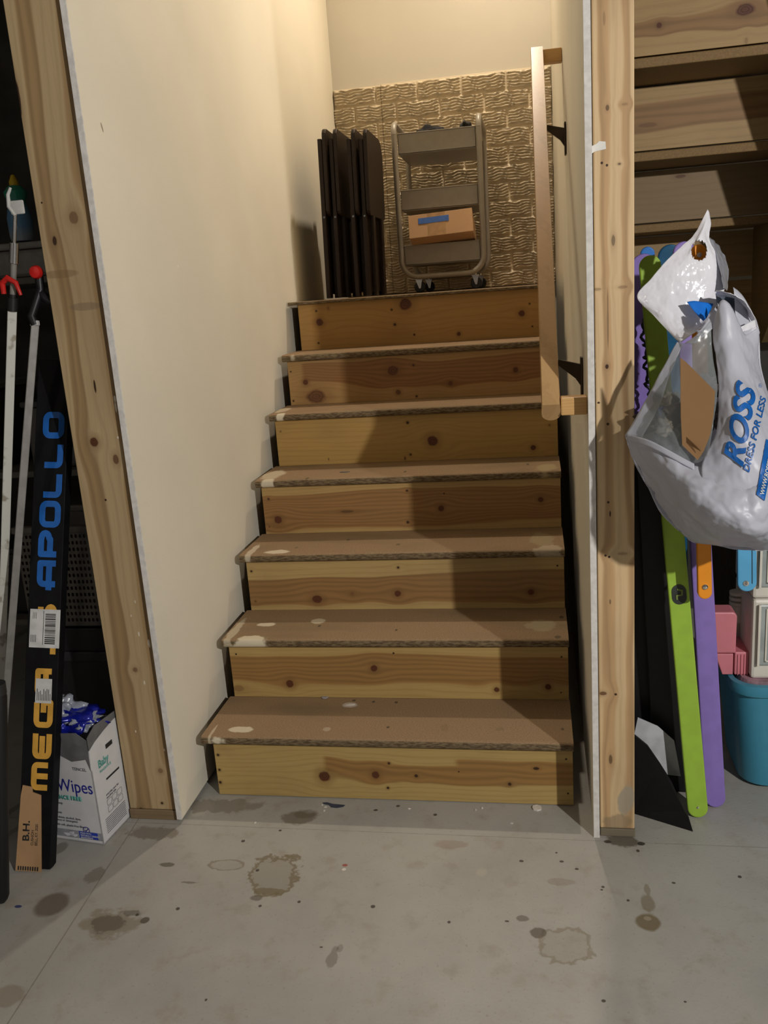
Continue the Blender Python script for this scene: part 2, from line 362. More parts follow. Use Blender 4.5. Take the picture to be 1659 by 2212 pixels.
# ------------------------------------------------------------------ main staircase
S = thing('staircase', (SW/2, 0, 0), 'straight wooden staircase of knotty pine risers and particleboard treads between two cream walls', 'staircase')
RK = [
 [(701, 1677, 13), (811.5, 1674, 9), (899, 1676, 4), (1101, 1694, 4), (840, 1649, 3), (838, 1702, 3), (1158, 1660, 4, 1.8), (471, 1631, 3), (474, 1663, 3), (476, 1690, 3.4), (1223, 1640, 2.5), (1227, 1714, 2.5), (991, 1667, 2)],
 [(808, 1444, 8), (626, 1476.5, 9), (1073, 1490, 6), (1184, 1484, 7), (850, 1411, 2.6), (510, 1413, 2.4), (1213, 1419, 2.4), (515, 1487, 8, 1.8, .4), (1212, 1496, 2)],
 [(685, 1294.5, 9, 1.3), (859, 1282, 7.5), (1147, 1279, 7), (860, 1226, 2.8), (543, 1234, 2.4), (1204, 1222, 2.4), (552, 1299, 2.6, 1, .5), (761, 1283, 5, 1, .3)],
 [(953, 1098, 7), (601, 1123, 9), (1168, 1079, 6.5), (881, 1128, 3.2), (879, 1060, 2.6), (959, 1066, 2), (580, 1078, 2.4), (750, 1105, 3, 5, .6), (582, 1138, 2, 1, .6)],
 [(934.6, 952, 12), (1152, 967, 6), (880.5, 913, 3), (875, 990, 4, .5, .8), (606, 932, 2.4, 1, .5), (710, 992, 2.4, .6, .6), (1187, 918, 2.4, 1, .5), (887, 982, 2.5)],
 [(849, 801, 11, 1.2, .9), (660, 826, 6), (683, 857, 15, 1.5, .8), (860, 847, 6, 1, .8), (973, 828, 5, 1, .8), (1114, 799, 6), (893, 789, 2.2), (628, 803, 2), (634, 866, 2), (900, 856, 2.4)],
 [(876, 657, 13, 1.1), (690.5, 696.5, 8), (1127, 677, 7), (991, 721, 4.5), (853, 701, 3.2), (683, 672, 2.2), (895, 723, 2.4), (846, 669, 2.4), (688, 741, 2.2), (709, 666, 4, .8, .4), (1144, 656, 2), (1150, 705, 2)]]
BANDS = [[(.085, .022, .32), (.095, .03, .68)], [(.19+.085, .045)], [(.38+.068, .044)], [(.57+.078, .058)], [], [(.95+.10, .045, .05)], []]
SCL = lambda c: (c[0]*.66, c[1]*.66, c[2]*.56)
HC = [srgb(178, 128, 76), srgb(176, 128, 78), srgb(170, 122, 78), srgb(172, 122, 78), HEART, srgb(164, 112, 70), HEART]
LC = [srgb(214, 182, 124), srgb(214, 180, 122), srgb(214, 182, 130), srgb(212, 176, 122), srgb(206, 166, 104), srgb(200, 158, 108), srgb(198, 152, 92)]
for i in range(7):
    Y = i*D
    top = (i+1)*H - (.026 if i < 6 else .012)
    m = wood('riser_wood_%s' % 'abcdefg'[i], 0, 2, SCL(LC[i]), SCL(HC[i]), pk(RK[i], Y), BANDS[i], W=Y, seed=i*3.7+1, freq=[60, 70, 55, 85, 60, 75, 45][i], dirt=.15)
    MB().box((.004+(.0 if i else .012), Y, i*H + (.002 if i == 0 else 0)), (SW-.002, Y+.018, top), .001).build('riser', m, S)
# treads: particleboard with a rounded nosing
def tread_mat(i):
    b = NB('particleboard_%s' % 'abcdefg'[i], .7, 0, .2); P = b.pos(); v = b.vec(*P); N = b.nrm()
    f = b.noise(b.vec(P[0]*220+i*9, P[1]*420, P[2]*500), 1, 3); f2 = b.noise(b.vec(P[0]*60+i*9, P[1]*160, P[2]*260), 1, 3); g = b.noise(b.vec(P[0]*3+i*5, P[1]*8, P[2]*8), 1, 4)
    top = b.mix(b.smooth(f, .35, .7), srgb(152, 128, 100), srgb(134, 108, 80))
    top = b.mix(b.smooth(g, .45, .7)*.45, top, srgb(112, 100, 76))
    edge = b.mix(b.smooth(f2, .38, .62), srgb(122, 106, 80), srgb(86, 70, 50))
    edge = b.mix(b.smooth(f2, .64, .7)*.55*b.smooth(g, .52, .64), edge, srgb(46, 34, 24))
    c = b.mix(b.smooth(N[2], .55, .8), edge, top)
    z = (i+1)*H
    def tb(x, y, w_, h_, col, al, wob=.6):
        p = oz(x, y, z); q = oz(x+w_, y, z); r_ = oz(x, y+h_, z)
        return (p.x, p.y, (q-p).length, (r_-p).length, 0, col, al, 0, wob)
    WH = srgb(216, 206, 182)
    TB = [
      [tb(520, 1576, 28, 6, WH, .8), tb(463, 1600, 30, 8, WH, .9), tb(456, 1585, 3, 26, WH, .5, .8), tb(755, 1523, 18, 6, srgb(190, 180, 170), .8, .4), tb(706, 1575, 9, 5, WH, .3), tb(838, 1571, 4, 2.4, DK, .9), tb(807, 1516, 4, 2.4, DK, .9), tb(856, 1517, 4, 2.4, DK, .9), tb(765, 1513, 4, 2, DK, .9), tb(1078, 1575, 12, 5, BR, .4, 1), tb(960, 1572, 10, 8, BR, .3, 1), tb(1215, 1575, 4, 3, DK, .7)],
      [tb(575, 1349, 20, 4, WH, .8), tb(687, 1342, 16, 6, WH, .6, .5), tb(540, 1382, 34, 9, WH, .85, .8), tb(690, 1352, 3, 2, DK, .9), tb(856, 1361, 3, 2, DK, .9), tb(505, 1365, 10, 30, WH, .5), tb(1213, 1333, 5, 3, DK, .9), tb(1170, 1350, 36, 14, srgb(170, 160, 130), .5), tb(1205, 1376, 9, 4, DK, .7)],
      [tb(600, 1192, 26, 4, WH, .85), tb(1170, 1165, 30, 16, srgb(170, 158, 126), .5), tb(1185, 1186, 34, 7, WH, .35, 1), tb(545, 1190, 8, 14, WH, .6), tb(640, 1183, 5, 2, DK, .5), tb(752, 1166, 4, 2, DK, .7), tb(860, 1176, 5, 2, DK, .6)],
      [tb(590, 1026, 22, 10, WH, .55), tb(575, 1040, 14, 6, WH, .8), tb(1180, 1010, 26, 8, srgb(176, 160, 120), .5), tb(1140, 1003, 3, 2, DK, .9), tb(875, 1019, 3, 2, DK, .8), tb(664, 1033, 4, 2, DK, .7)],
      [tb(597, 899, 10, 7, WH, .9), tb(612, 886, 12, 5, WH, .5)], [tb(620, 770, 7, 3, WH, .5)], []]
    if TB[i]: c = apply_blobs(b, c, P[0], P[1], TB[i], v)
    b.color(c); b.bump(f+f2, .35, .001); return b.mat
def tread_profile(y0, y1, z1, th, r):
    pts = [(y1, z1-th), (y1, z1)] + [(y0+r-r*math.sin(math.radians(a)), z1-r+r*math.cos(math.radians(a))) for a in range(0, 91, 15)] \
        + [(y0+r-r*math.cos(math.radians(a)), z1-th+r-r*math.sin(math.radians(a))) for a in range(0, 91, 15)]
    return pts
for i in range(6):
    z = (i+1)*H; y0 = i*D-NS; pr = tread_profile(y0, (i+1)*D, z, .0255, .0115)
    x0 = -.010 if i < 6 else 0
    MB().prism(pr, SW-x0, frame((x0, 0, 0), (0, 1, 0), y=(0, 0, 1))).build('tread', tread_mat(i), S)
# landing board with its ragged edge strip
z = 7*H
MB().prism(tread_profile(6*D-NS, YB-.001, z, .0125, .005), SW+.026, frame((-.030, 0, 0), (0, 1, 0), y=(0, 0, 1))).build('landing_board', tread_mat(6), S)
# stringers (dark, in the gaps beside the risers)
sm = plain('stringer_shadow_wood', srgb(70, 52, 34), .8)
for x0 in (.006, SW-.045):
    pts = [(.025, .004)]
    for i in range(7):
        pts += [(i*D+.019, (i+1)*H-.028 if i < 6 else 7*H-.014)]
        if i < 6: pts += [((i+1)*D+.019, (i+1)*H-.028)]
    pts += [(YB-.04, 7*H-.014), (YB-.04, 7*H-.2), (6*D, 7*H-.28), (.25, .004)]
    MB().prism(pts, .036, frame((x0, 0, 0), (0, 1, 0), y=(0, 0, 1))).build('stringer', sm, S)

# brick patterned panels on the back wall -----------------------------
def brick_panel(name, x0, x1, z0, z1, label, mat, org=(0, 0)):
    st = .0032; nx = int((x1-x0)/st); nz = int((z1-z0)/st)
    X = np.linspace(x0, x1, nx+1); Z = np.linspace(z0, z1, nz+1); XX, ZZ = np.meshgrid(X, Z)
    bh, bw = .0842, .217
    row = np.floor((2.34-ZZ)/bh); fz = ((2.34-ZZ)/bh) % 1; sx = (XX-org[0])/bw+.5*(row % 2)+.22; cx = np.floor(sx); fx = sx % 1
    ez = np.minimum(fz, 1-fz)*bh; ex = np.minimum(fx, 1-fx)*bw; e = np.minimum(ez, ex)
    raise_ = np.clip((e-.004)/.004, 0, 1); raise_ = raise_*raise_*(3-2*raise_)
    r1 = np.sin(row*12.9898+cx*78.233)*43758.5453 % 1*6.28
    k1 = np.sin(ZZ*480+r1+2.2*np.sin(XX*34+r1*1.7)+1.3*np.sin(XX*83+r1*2.3+ZZ*40)); k2 = np.sin(ZZ*820+1.7*r1+3*np.sin(XX*52+r1))*np.sin(XX*47+r1*3)
    Yh = YB - .004 - raise_*(.0125+.0068*k1+.0040*k2)
    v = np.stack([XX, Yh, ZZ], -1).reshape(-1, 3)
    idx = np.arange((nx+1)*(nz+1)).reshape(nz+1, nx+1)
    f = np.stack([idx[:-1, :-1], idx[:-1, 1:], idx[1:, 1:], idx[1:, :-1]], -1).reshape(-1, 4)
    # back and rim for thickness
    n0 = len(v); rim = np.concatenate([idx[0, :], idx[1:, -1], idx[-1, -2::-1], idx[-2:0:-1, 0]]); rv = v[rim].copy(); rv[:, 1] = YB-.0005
    v2 = np.concatenate([v, rv]); m = len(rim)
    sides = [(int(rim[k]), n0+k, n0+(k+1) % m, int(rim[(k+1) % m])) for k in range(m)]
    me = bpy.data.meshes.new(name); me.from_pydata(v2.tolist(), [], f.tolist()+sides); me.update()
    o = link(name, me, mat, None, True); return tag(o, label, 'wall panel')
bp = plain('foam_brick', srgb(206, 190, 162), .55, var=.06, scale=9)
brick_panel('brick_pattern_panel', LF+.003, .205, 7*H+.004, 2.339, 'narrow grey-beige brick-pattern wall panel in the left corner behind the folded tray tables', bp, (0.01, 0))
brick_panel('brick_pattern_panel', .207, RX-.003, 7*H+.004, 2.343, 'wide grey-beige brick-pattern wall panel behind the utility cart and handrail', bp)

# handrail -------------------------------------------------------------
hr = wood('handrail_wood', 2, 0, srgb(186, 150, 104), srgb(150, 110, 68), [], seed=4.4, freq=12, rough=.3)
a = Vector((.9575, -.085, 1.050)); b_ = Vector((.9550, 1.14, 2.066))
t = thing('handrail', (.957, .5, 1.5), 'rounded wooden handrail with squared returns on the right stair wall', 'handrail')
dr = (b_-a).normalized(); upv = Vector((1, 0, 0)).cross(dr)
prof = [(-.019, -.027), (.019, -.027), (.021, -.006)] + arc((0, .004), .021, 0, 180, 10) + [(-.021, -.006)]
MB().prism(prof, (b_-a).length, frame(a, (1, 0, 0), z=dr)).build('rail', hr, t, True)
hr2 = wood('handrail_end_wood', 0, 2, srgb(206, 164, 106), srgb(160, 112, 64), [], seed=9, freq=160, rough=.4)
for p, s in ((a, 1), (b_, -1)):
    q = p + dr*(.021*s)
    MB().box((q.x+.0215, q.y-.021, q.z-.02), (RX-.0005, q.y+.021, q.z+.02), .003, None).build('rail_return', hr2, t)
for f_ in (.14, .78):
    p = a.lerp(b_, f_); m = MB()
    m.box((RX-.006, p.y-.016, p.z-.13), (RX-.0008, p.y+.016, p.z-.035), .002)
    m.prism([(p.x-.004, p.z-.0375), (p.x+.008, p.z-.0345), (RX-.005, p.z-.052), (RX-.005, p.z-.105), (RX-.018, p.z-.085), (p.x+.02, p.z-.050)], .014, frame((0, p.y+.007, 0), (1, 0, 0), y=(0, 0, 1)))
    m.build('bracket', plain('dark_bracket_metal', (.06, .045, .03), .4, .6), t)

# upper flight seen from beneath --------------------------------------
U = thing('staircase', (1.7, .7, 1.33), 'upper wooden staircase seen from underneath at upper right, above the white bag', 'staircase')
ub = [(1.35, 1.305), (1.12, 1.502), (.89, 1.702), (.66, 1.918), (.43, 2.12), (.20, 2.32)]
um = {3: [(1610, 20, 13, 1.6), (1424, 55, 6, 1), (1612, 88, 7, .5, .3)], 2: [(1400, 270, 5, 4, .4)], 1: [(1470, 381, 4, 3, .8)]}
ubands = {3: [(1.99, .022)], 2: [(1.80, .035)], 1: []}
for i, (Y, z0) in enumerate(ub):
    z1 = (ub[i+1][1]-.034) if i < 5 else z0+.17
    m = wood('upper_riser_wood_%s' % 'abcdef'[i], 0, 2, srgb(168, 140, 96) if i != 1 else srgb(136, 114, 82), srgb(142, 106, 68), pk(um.get(i, []), Y), ubands.get(i, []), W=Y, seed=20+i*2.3, freq=40, dirt=.2)
    MB().box((1.20, Y, z0+.004), (2.22, Y+.018, z1), .001).build('riser', m, U)
    if i < 5:
        zt = ub[i+1][1]
        MB().box((1.20, ub[i+1][0]-.006, zt-.027), (2.22, Y+.020+NS, zt-.001), .003).build('tread', plain('upper_tread_board', srgb(130, 104, 66), .7, scale=200), U)
um2 = wood('upper_stringer_wood', 1, 2, srgb(120, 100, 64), srgb(90, 70, 44), [], seed=3)
def ustr(x0):
    pts = [(1.40, 1.12), (1.40, 1.30)]
    pts = [(1.45, 1.16), (1.45, 1.55), (.2, 2.60), (.0, 2.60), (.0, 2.36)]
    MB().prism(pts, .036, frame((x0, 0, 0), (0, 1, 0), y=(0, 0, 1))).build('stringer', um2, U)
ustr(1.158); ustr(2.225)
MB().prism([(1.10, 1.143), (1.349, .95), (1.349, 1.474), (1.119, 1.474), (1.119, 1.674), (.889, 1.674), (.889, 1.890), (.659, 1.890), (.659, 2.092), (.429, 2.092), (.429, 2.292), (.199, 2.292), (.199, 2.52), (.02, 2.52), (.02, 2.253)][::-1], .036, frame((1.70, 0, 0), (0, 1, 0), y=(0, 0, 1))).build('middle_stringer', um2, U)
# framing under the landing
t = MB().box((1.20, 1.42, 1.145), (2.22, 1.458, 1.295), .002)
MBj = t.build('landing_joist', wood('joist_wood', 0, 2, srgb(176, 146, 98), srgb(150, 112, 72), [], [(1.24, .02)], W=1.42, seed=33), U)
#--PART2--
# ------------------------------------------------------------------ landing: folded tray tables
LZ = 7*H + .0005
M['espresso'] = wood('espresso_wood', 2, 1, srgb(40, 29, 22), srgb(30, 20, 14), [], seed=11, rough=.4, dirt=0)
def tray_table(x, yc, h, lean, label):
    t = thing('tray_table', (x, yc, LZ), label, 'folding table', 'folded tray tables on the landing')
    w_, hh, r = .38, .335, .09
    y0, z0 = -w_/2, h-hh
    pts = arc((y0+.03, z0+.03), .03, 180, 270, 4) + arc((y0+w_-.03, z0+.03), .03, 270, 360, 4) + arc((y0+w_-r, z0+hh-r), r, 0, 90, 8) + arc((y0+.03, z0+hh-.03), .03, 90, 180, 4)
    base = Matrix.Translation((x, yc, LZ))
    def FR(dx, ly=0): return base @ Matrix.Rotation(lean, 4, 'Y') @ frame((dx, ly, 0), (0, 1, 0), y=(0, 0, 1))
    MB().prism(pts, .016, FR(.0), .003).build('tabletop', M['espresso'], t)
    for s in (-1, 1):
        y = s*.160
        MB().prism([(y-.026, 0.004), (y+.026, 0.004), (y+.026, h-.04), (y-.026, h-.04)], .018, FR(-.020), .003).build('leg', M['espresso'], t)
        y = s*.105
        MB().prism([(y-.024, 0.004), (y+.024, 0.004), (y+.024, h*.5), (y-.024, h*.5)], .016, FR(.002), .003).build('leg', M['espresso'], t)
        q = base @ Matrix.Rotation(lean, 4, 'Y') @ Vector((-.010, s*.160-.026, h*.49))
        MB().tube([q, q+Vector((.001, -.004, 0))], .0045, 8).build('hinge_bolt', M['chrome'], t)
    MB().prism([(-.155, .02), (.155, .02), (.155, .345), (-.155, .345)], .010, FR(-.015), .002).build('gap_filler_panel', M['espresso'], t)  # added panel, closes the leg gaps so they read as dark shade
    return t
labs = ['leftmost folded dark brown tray table, against the left wall on the landing',
        'second folded dark brown tray table from the left wall on the landing',
        'third folded dark brown tray table from the left wall on the landing',
        'rightmost folded dark brown tray table, next to the grey cart']
for k, (pt, pb_) in enumerate([(694, 714), (718, 738), (757, 777), (783, 800)]):
    Yf = 1.60+.02*k; xt = oy(pt, 285, Yf).x; zt_ = oy(pt, 276, Yf).z; xb = oy(pb_, 632, Yf).x
    tray_table(xb, Yf+.19, zt_-LZ, math.atan2(xt-xb, zt_-LZ), labs[k])

# utility cart ----------------------------------------------------------
M['cart'] = plain('cart_grey_enamel', srgb(150, 142, 130), .42, .2, var=.04)
cx0, cx1, cy0, cy1 = .336, .709, 2.02, 2.45
cart = thing('utility_cart', ((cx0+cx1)/2, (cy0+cy1)/2, LZ), 'grey three-shelf metal utility cart on casters, standing on the landing', 'cart')
zb, zt, R_ = LZ+.072, LZ+.681, .075
def uframe(y, top):
    pts = [(cx0, y, zt)]
    for k in range(9):
        a = math.pi+math.pi/2*k/8; pts.append((cx0+R_+R_*math.cos(a), y, zb+R_+R_*math.sin(a)))
    for k in range(9):
        a = 1.5*math.pi+math.pi/2*k/8; pts.append((cx1-R_+R_*math.cos(a), y, zb+R_+R_*math.sin(a)))
    pts.append((cx1, y, zt)); return pts
for y in (cy0, cy1): MB().tube(uframe(y, 0), .0125, 14).build('frame_loop', M['cart'], cart, True)
for x in (cx0, cx1):
    pts = []
    for k in range(9):
        a = math.pi-math.pi/2*k/8; pts.append((x, cy0+.05+.05*math.cos(a), zt+.05*math.sin(a)))
    for k in range(9):
        a = math.pi/2-math.pi/2*k/8; pts.append((x, cy1-.05+.05*math.cos(a), zt+.05*math.sin(a)))
    MB().tube(pts, .0125, 14).build('handle', M['cart'], cart, True)
def tray(z, hgt):
    m = MB(); a, b_, c, d = cx0+.014, cx1-.014, cy0+.012, cy1-.012; T = .004
    m.box((a, c, z), (b_, d, z+T)); m.box((a, c, z), (b_, c+T, z+hgt), .0015); m.box((a, d-T, z), (b_, d, z+hgt), .0015)
    m.box((a, c, z), (a+T, d, z+hgt), .0015); m.box((b_-T, c, z), (b_, d, z+hgt), .0015)
    m.box((a-.002, c-.003, z+hgt-.004), (b_+.002, c+.004, z+hgt), .0015)
    return m.build('tray', M['cart'], cart)
for z in (LZ+.124, LZ+.362, LZ+.600): tray(z, .088)
for x in (cx0+.07, cx1-.045):
    for y in (cy0+.02, cy1-.02):
        c = MB()
        for yy in (-.012, .009): c.prism([(x-.012, LZ+.060), (x+.018, LZ+.060), (x+.010, LZ+.020), (x+.002, LZ+.020)], .003, frame((0, y+yy+.003, 0), (1, 0, 0), y=(0, 0, 1)))
        c.box((x-.014, y-.016, LZ+.057), (x+.020, y+.016, LZ+.063), .001); c.tube([(x+.003, y, LZ+.06), (x+.003, y, LZ+.072)], .006, 10)
        cc = c.build('caster', M['chrome'], cart)
        w_ = MB().lathe([(.004, -.008), (.023, -.008), (.0262, -.004), (.0262, .004), (.023, .008), (.004, .008)], frame((x+.006, y, LZ+.0268), (1, 0, 0), z=(0, -1, 0)), 24).build('wheel', M['black'], cc, True)
M['card'] = plain('cardboard', srgb(184, 146, 108), .75, var=.05, scale=6)
# box with blue tape, tipped forward on the lower shelf
bx = thing('cardboard_box', (.52, 2.04, LZ+.21), 'brown cardboard box with a strip of blue tape, tipped on the lowest cart shelf', 'box')
Mx = Matrix.Translation((.522, 1.952, LZ+.241)) @ Matrix.Rotation(math.radians(-17), 4, 'X') @ Matrix.Rotation(math.radians(-2.5), 4, 'Y')
MB().box((-.135, 0, 0), (.150, .20, .105), .002, Mx).build('carton', M['card'], bx)
MB().box((-.050, -.0012, .001), (.030, -.0002, .104), 0, Mx).build('packing_tape', plain('brown_tape', srgb(166, 130, 92), .35), bx)
MB().box((-.090, -.0022, .060), (.046, -.0013, .086), 0, Mx).build('blue_tape', plain('blue_tape', srgb(60, 98, 168), .6), bx)
# black things lying in the top tray
def lump(name, pts, mat, parent=None, n=14, seed=0, amp=.15):
    """smooth crumpled solid spanning ellipsoid (cx,cy,cz,rx,ry,rz)"""
    cx, cy, cz, rx, ry, rz = pts
    bm = bmesh.new(); bmesh.ops.create_icosphere(bm, subdivisions=4, radius=1)
    from mathutils import noise as mn
    for v in bm.verts:
        d = 1+amp*mn.noise(v.co*2.2+Vector((seed, seed*2, 0)))*1.6+amp*.5*mn.noise(v.co*6+Vector((seed, 0, seed)))
        v.co = Vector((cx+v.co.x*rx*d, cy+v.co.y*ry*d, cz+v.co.z*rz*d))
    me = bpy.data.meshes.new(name); bm.to_mesh(me); bm.free()
    return link(name, me, mat, parent, True)
o = lump('cloth_bundle', (.49, 2.15, LZ+.672, .07, .08, .050), plain('black_cloth', (.008, .008, .009), .9), seed=3, amp=.25); tag(o, 'small black cloth bundle showing above the top cart tray, left', 'cloth')
o = lump('cloth_bundle', (.645, 2.16, LZ+.676, .030, .09, .052), M['black'], seed=8, amp=.3); tag(o, 'small black bundle in the top cart tray beside the right frame tube', 'cloth')

# ------------------------------------------------------------------ text and decal helpers
def text_mesh(body, size, shear=0, bold=0, font_sp=1.0):
    cu = bpy.data.curves.new('t', 'FONT'); cu.body = body; cu.size = size; cu.shear = shear; cu.offset = bold
    cu.space_character = font_sp; cu.align_x = 'LEFT'; cu.fill_mode = 'BOTH'; cu.resolution_u = 4
    o = bpy.data.objects.new('t', cu); COL.objects.link(o); bpy.context.view_layer.update()
    dg = bpy.context.evaluated_depsgraph_get(); me = bpy.data.meshes.new_from_object(o.evaluated_get(dg))
    bpy.data.objects.remove(o); bpy.data.curves.remove(cu)
    return me
def put_text(body, size, Mx, mat, name, parent, shear=0, bold=0, th=.0004, sx=1.0, sy=1.0, sp=1.0):
    me = text_mesh(body, size, shear, bold, sp)
    bm = bmesh.new(); bm.from_mesh(me); bpy.data.meshes.remove(me)
    r = bmesh.ops.extrude_face_region(bm, geom=bm.faces[:]); bmesh.ops.translate(bm, vec=(0, 0, th), verts=[v for v in r['geom'] if isinstance(v, bmesh.types.BMVert)])
    bmesh.ops.scale(bm, vec=(sx, sy, 1), verts=bm.verts)
    bmesh.ops.transform(bm, matrix=Mx, verts=bm.verts)
    me = bpy.data.meshes.new(name); bm.to_mesh(me); bm.free()
    return link(name, me, mat, parent)
SN = [0]
def stroke(m, pts, w_, Mx, th=.0005):
    """flat ink line following a polyline: one quad per segment, round joints"""
    P = [Vector((p[0], p[1], 0)) for p in pts]; t = bmesh.new(); n = len(P)
    def zz(): SN[0] += 1; return th+(SN[0] % 60)*.00001
    for i in range(n-1):
        a, b_ = P[i], P[i+1]; d = b_-a
        if d.length < 1e-7: continue
        d.normalize(); q = Vector((-d.y, d.x, 0))*w_/2; h = Vector((0, 0, zz()))
        t.faces.new([t.verts.new(v+h) for v in (a-q, b_-q, b_+q, a+q)])
    closed = (P[0]-P[-1]).length < 1e-6
    for i in range(0 if closed else 1, n-1):
        h = Vector((0, 0, zz())); t.faces.new([t.verts.new(P[i]+h+Vector((math.cos(k*math.pi/6), math.sin(k*math.pi/6), 0))*w_/2) for k in range(12)])
    m.add(t, Mx)
def rrect(x0, y0, x1, y1, r, closed=True):
    p = arc((x1-r, y1-r), r, 0, 90, 5)+arc((x0+r, y1-r), r, 90, 180, 5)+arc((x0+r, y0+r), r, 180, 270, 5)+arc((x1-r, y0+r), r, 270, 360, 5)
    return p+[p[0]] if closed else p

# ------------------------------------------------------------------ left side clutter
# long black carton with blue and gold lettering, leaning behind the post
pb = oz(72, 1890, 0); B0 = Vector((-.341, -.362, .001)); B1 = oy(118, 778, -.005)
az = (B1-B0).normalized(); ax_ = Vector((.985, .10, 0)); ax_ = (ax_-az*ax_.dot(az)).normalized(); ayn = az.cross(ax_)   # ayn points away from the viewer
MB_ = Matrix(((ax_.x, az.x, -ayn.x, B0.x), (ax_.y, az.y, -ayn.y, B0.y), (ax_.z, az.z, -ayn.z, B0.z), (0, 0, 0, 1)))   # local x right, y up the carton, z to the viewer
LEN = (B1-B0).length
t = thing('long_carton', (B0.x, B0.y, 0), 'long narrow black carton with blue and gold lettering, leaning behind the left post', 'carton')
blk = plain('carton_black', (.004, .004, .005), .6, var=.3, spec=.2)
MB().box((-.043, .006, -.034), (.0415, LEN, 0), .0015, MB_).build('carton_body', blk, t)
blue = plain('ink_blue', srgb(24, 96, 178), .5); gold = plain('ink_gold', srgb(212, 160, 66), .5)
def up_y(px_y):   # height along the carton front of a photo row
    best = None
    for k in range(400):
        s = LEN*k/399; q = MB_ @ Vector((0, s, 0)); v = q-C0; y = CY-F*v.dot(UP)/v.dot(FW)
        if best is None or abs(y-px_y) < best[0]: best = (abs(y-px_y), s)
    return best[1]
# the lettering runs up the carton: letter x along +y local, letter y along -x local
def LM(y0, xoff=0): return MB_ @ Matrix(((0, -1, 0, xoff), (1, 0, 0, y0), (0, 0, 1, .0004), (0, 0, 0, 1)))
def letters(word, y0, y1, xr, hgt, mat, name, w_):
    """custom wide rounded display letters in unit boxes"""
    G = {
        'O': [rrect(0, 0, 1, 1, .26)],
        'P': [[(.0, 0), (0, 1), (.72, 1)]+arc((.78, .74), .24, 90, -90, 6)+[(.72, .42), (.0, .42)]],
        'L': [[(0, 1), (0, .22)]+arc((.22, .22), .22, 180, 270, 4)+[(1, 0)]],
        'A': [[(0, 0), (0, .78)]+arc((.22, .78), .22, 180, 90, 4)+[(1, 1), (1, 0)], [(-.30, .42), (1.0, .42)]],
        'M': [[(0, 0), (0, .8)]+arc((.2, .8), .2, 180, 90, 4)+[(.8, 1)]+arc((.8, .8), .2, 90, 0, 4)+[(1, 0)], [(.5, 1), (.5, 0)]],
        'E': [[(1, 1), (.22, 1)]+arc((.22, .78), .22, 90, 180, 4)+[(0, .22)]+arc((.22, .22), .22, 180, 270, 4)+[(1, 0)], [(0, .5), (.9, .5)]],
        'G': [[(1, 1), (.22, 1)]+arc((.22, .78), .22, 90, 180, 4)+[(0, .22)]+arc((.22, .22), .22, 180, 270, 4)+[(1, 0), (1, .5), (.55, .5)]],
        'C': [[(1, 1), (.22, 1)]+arc((.22, .78), .22, 90, 180, 4)+[(0, .22)]+arc((.22, .22), .22, 180, 270, 4)+[(1, 0)]],
        'J': [[(1, 1), (1, .25)]+arc((.75, .25), .25, 0, -90, 4)+[(.1, 0)]],
        'S': [[(1, 1), (.25, 1)]+arc((.25, .76), .24, 90, 270, 6)+[(.75, .52)]+arc((.75, .26), .26, 90, -90, 6)+[(0, 0)]],
    }
    n = len(word); cw = (y1-y0)/n; m = MB()
    for i, ch in enumerate(word):
        for st in G[ch]:
            stroke(m, [(i*cw+cw*.06+w_/2+p[0]*(cw*.90-w_), w_/2+p[1]*(hgt-w_)) for p in st], w_, LM(y0, xr))
    return m.build(name, mat, t)
letters('APOLLO', up_y(1272), up_y(886), .033, .056, blue, 'blue_lettering', .0155)
letters('MEGA', up_y(1712), up_y(1440), .0335, .050, gold, 'gold_lettering', .0145)
letters('JS', up_y(1426), up_y(1302), .0335, .050, gold, 'gold_lettering', .0145)
lab = plain('label_white', srgb(206, 206, 204), .6); ink = plain('label_ink', (.02, .02, .02), .6)
def sticker(y0, y1, x0, x1, z, mat=lab, name='sticker'):
    return MB().box((x0, up_y(y1), z), (x1, up_y(y0), z+.0004), 0, MB_).build(name, mat, t)
sticker(1316, 1400, -.036, .0425, .0012)
s0, s1 = up_y(1392), up_y(1322); m = MB(); rng = random.Random(5); y = s0
while y < s1-.004:
    b_ = rng.choice([.0012, .002, .003]); m.box((.004, y, .0017), (.031, min(y+b_, s1), .0019), 0, MB_); y += b_+rng.choice([.001, .0016, .0024])
m.box((-.001, s0-.002, .0017), (.0002, s1+.003, .0019), 0, MB_); m.box((.001, s0-.006, .0017), (.003, s1, .0019), 0, MB_) if False else None
for k in range(4): m.box((-.032+k*.004, s0+.004, .0017), (-.0308+k*.004, s0+.022, .0019), 0, MB_)
for k in range(3): m.box((-.028+k*.004, s1-.018, .0017), (-.0272+k*.004, s1-.002, .0019), 0, MB_)
m.build('barcode', ink, t)
sticker(1466, 1519, -.014, .028, .0012); m = MB()
for k in range(9): m.box((-.010+k*.0042, up_y(1514), .0017), (-.0085+k*.0042, up_y(1514)+.012+rng.random()*.018, .0019), 0, MB_)
m.build('printed_lines', ink, t)
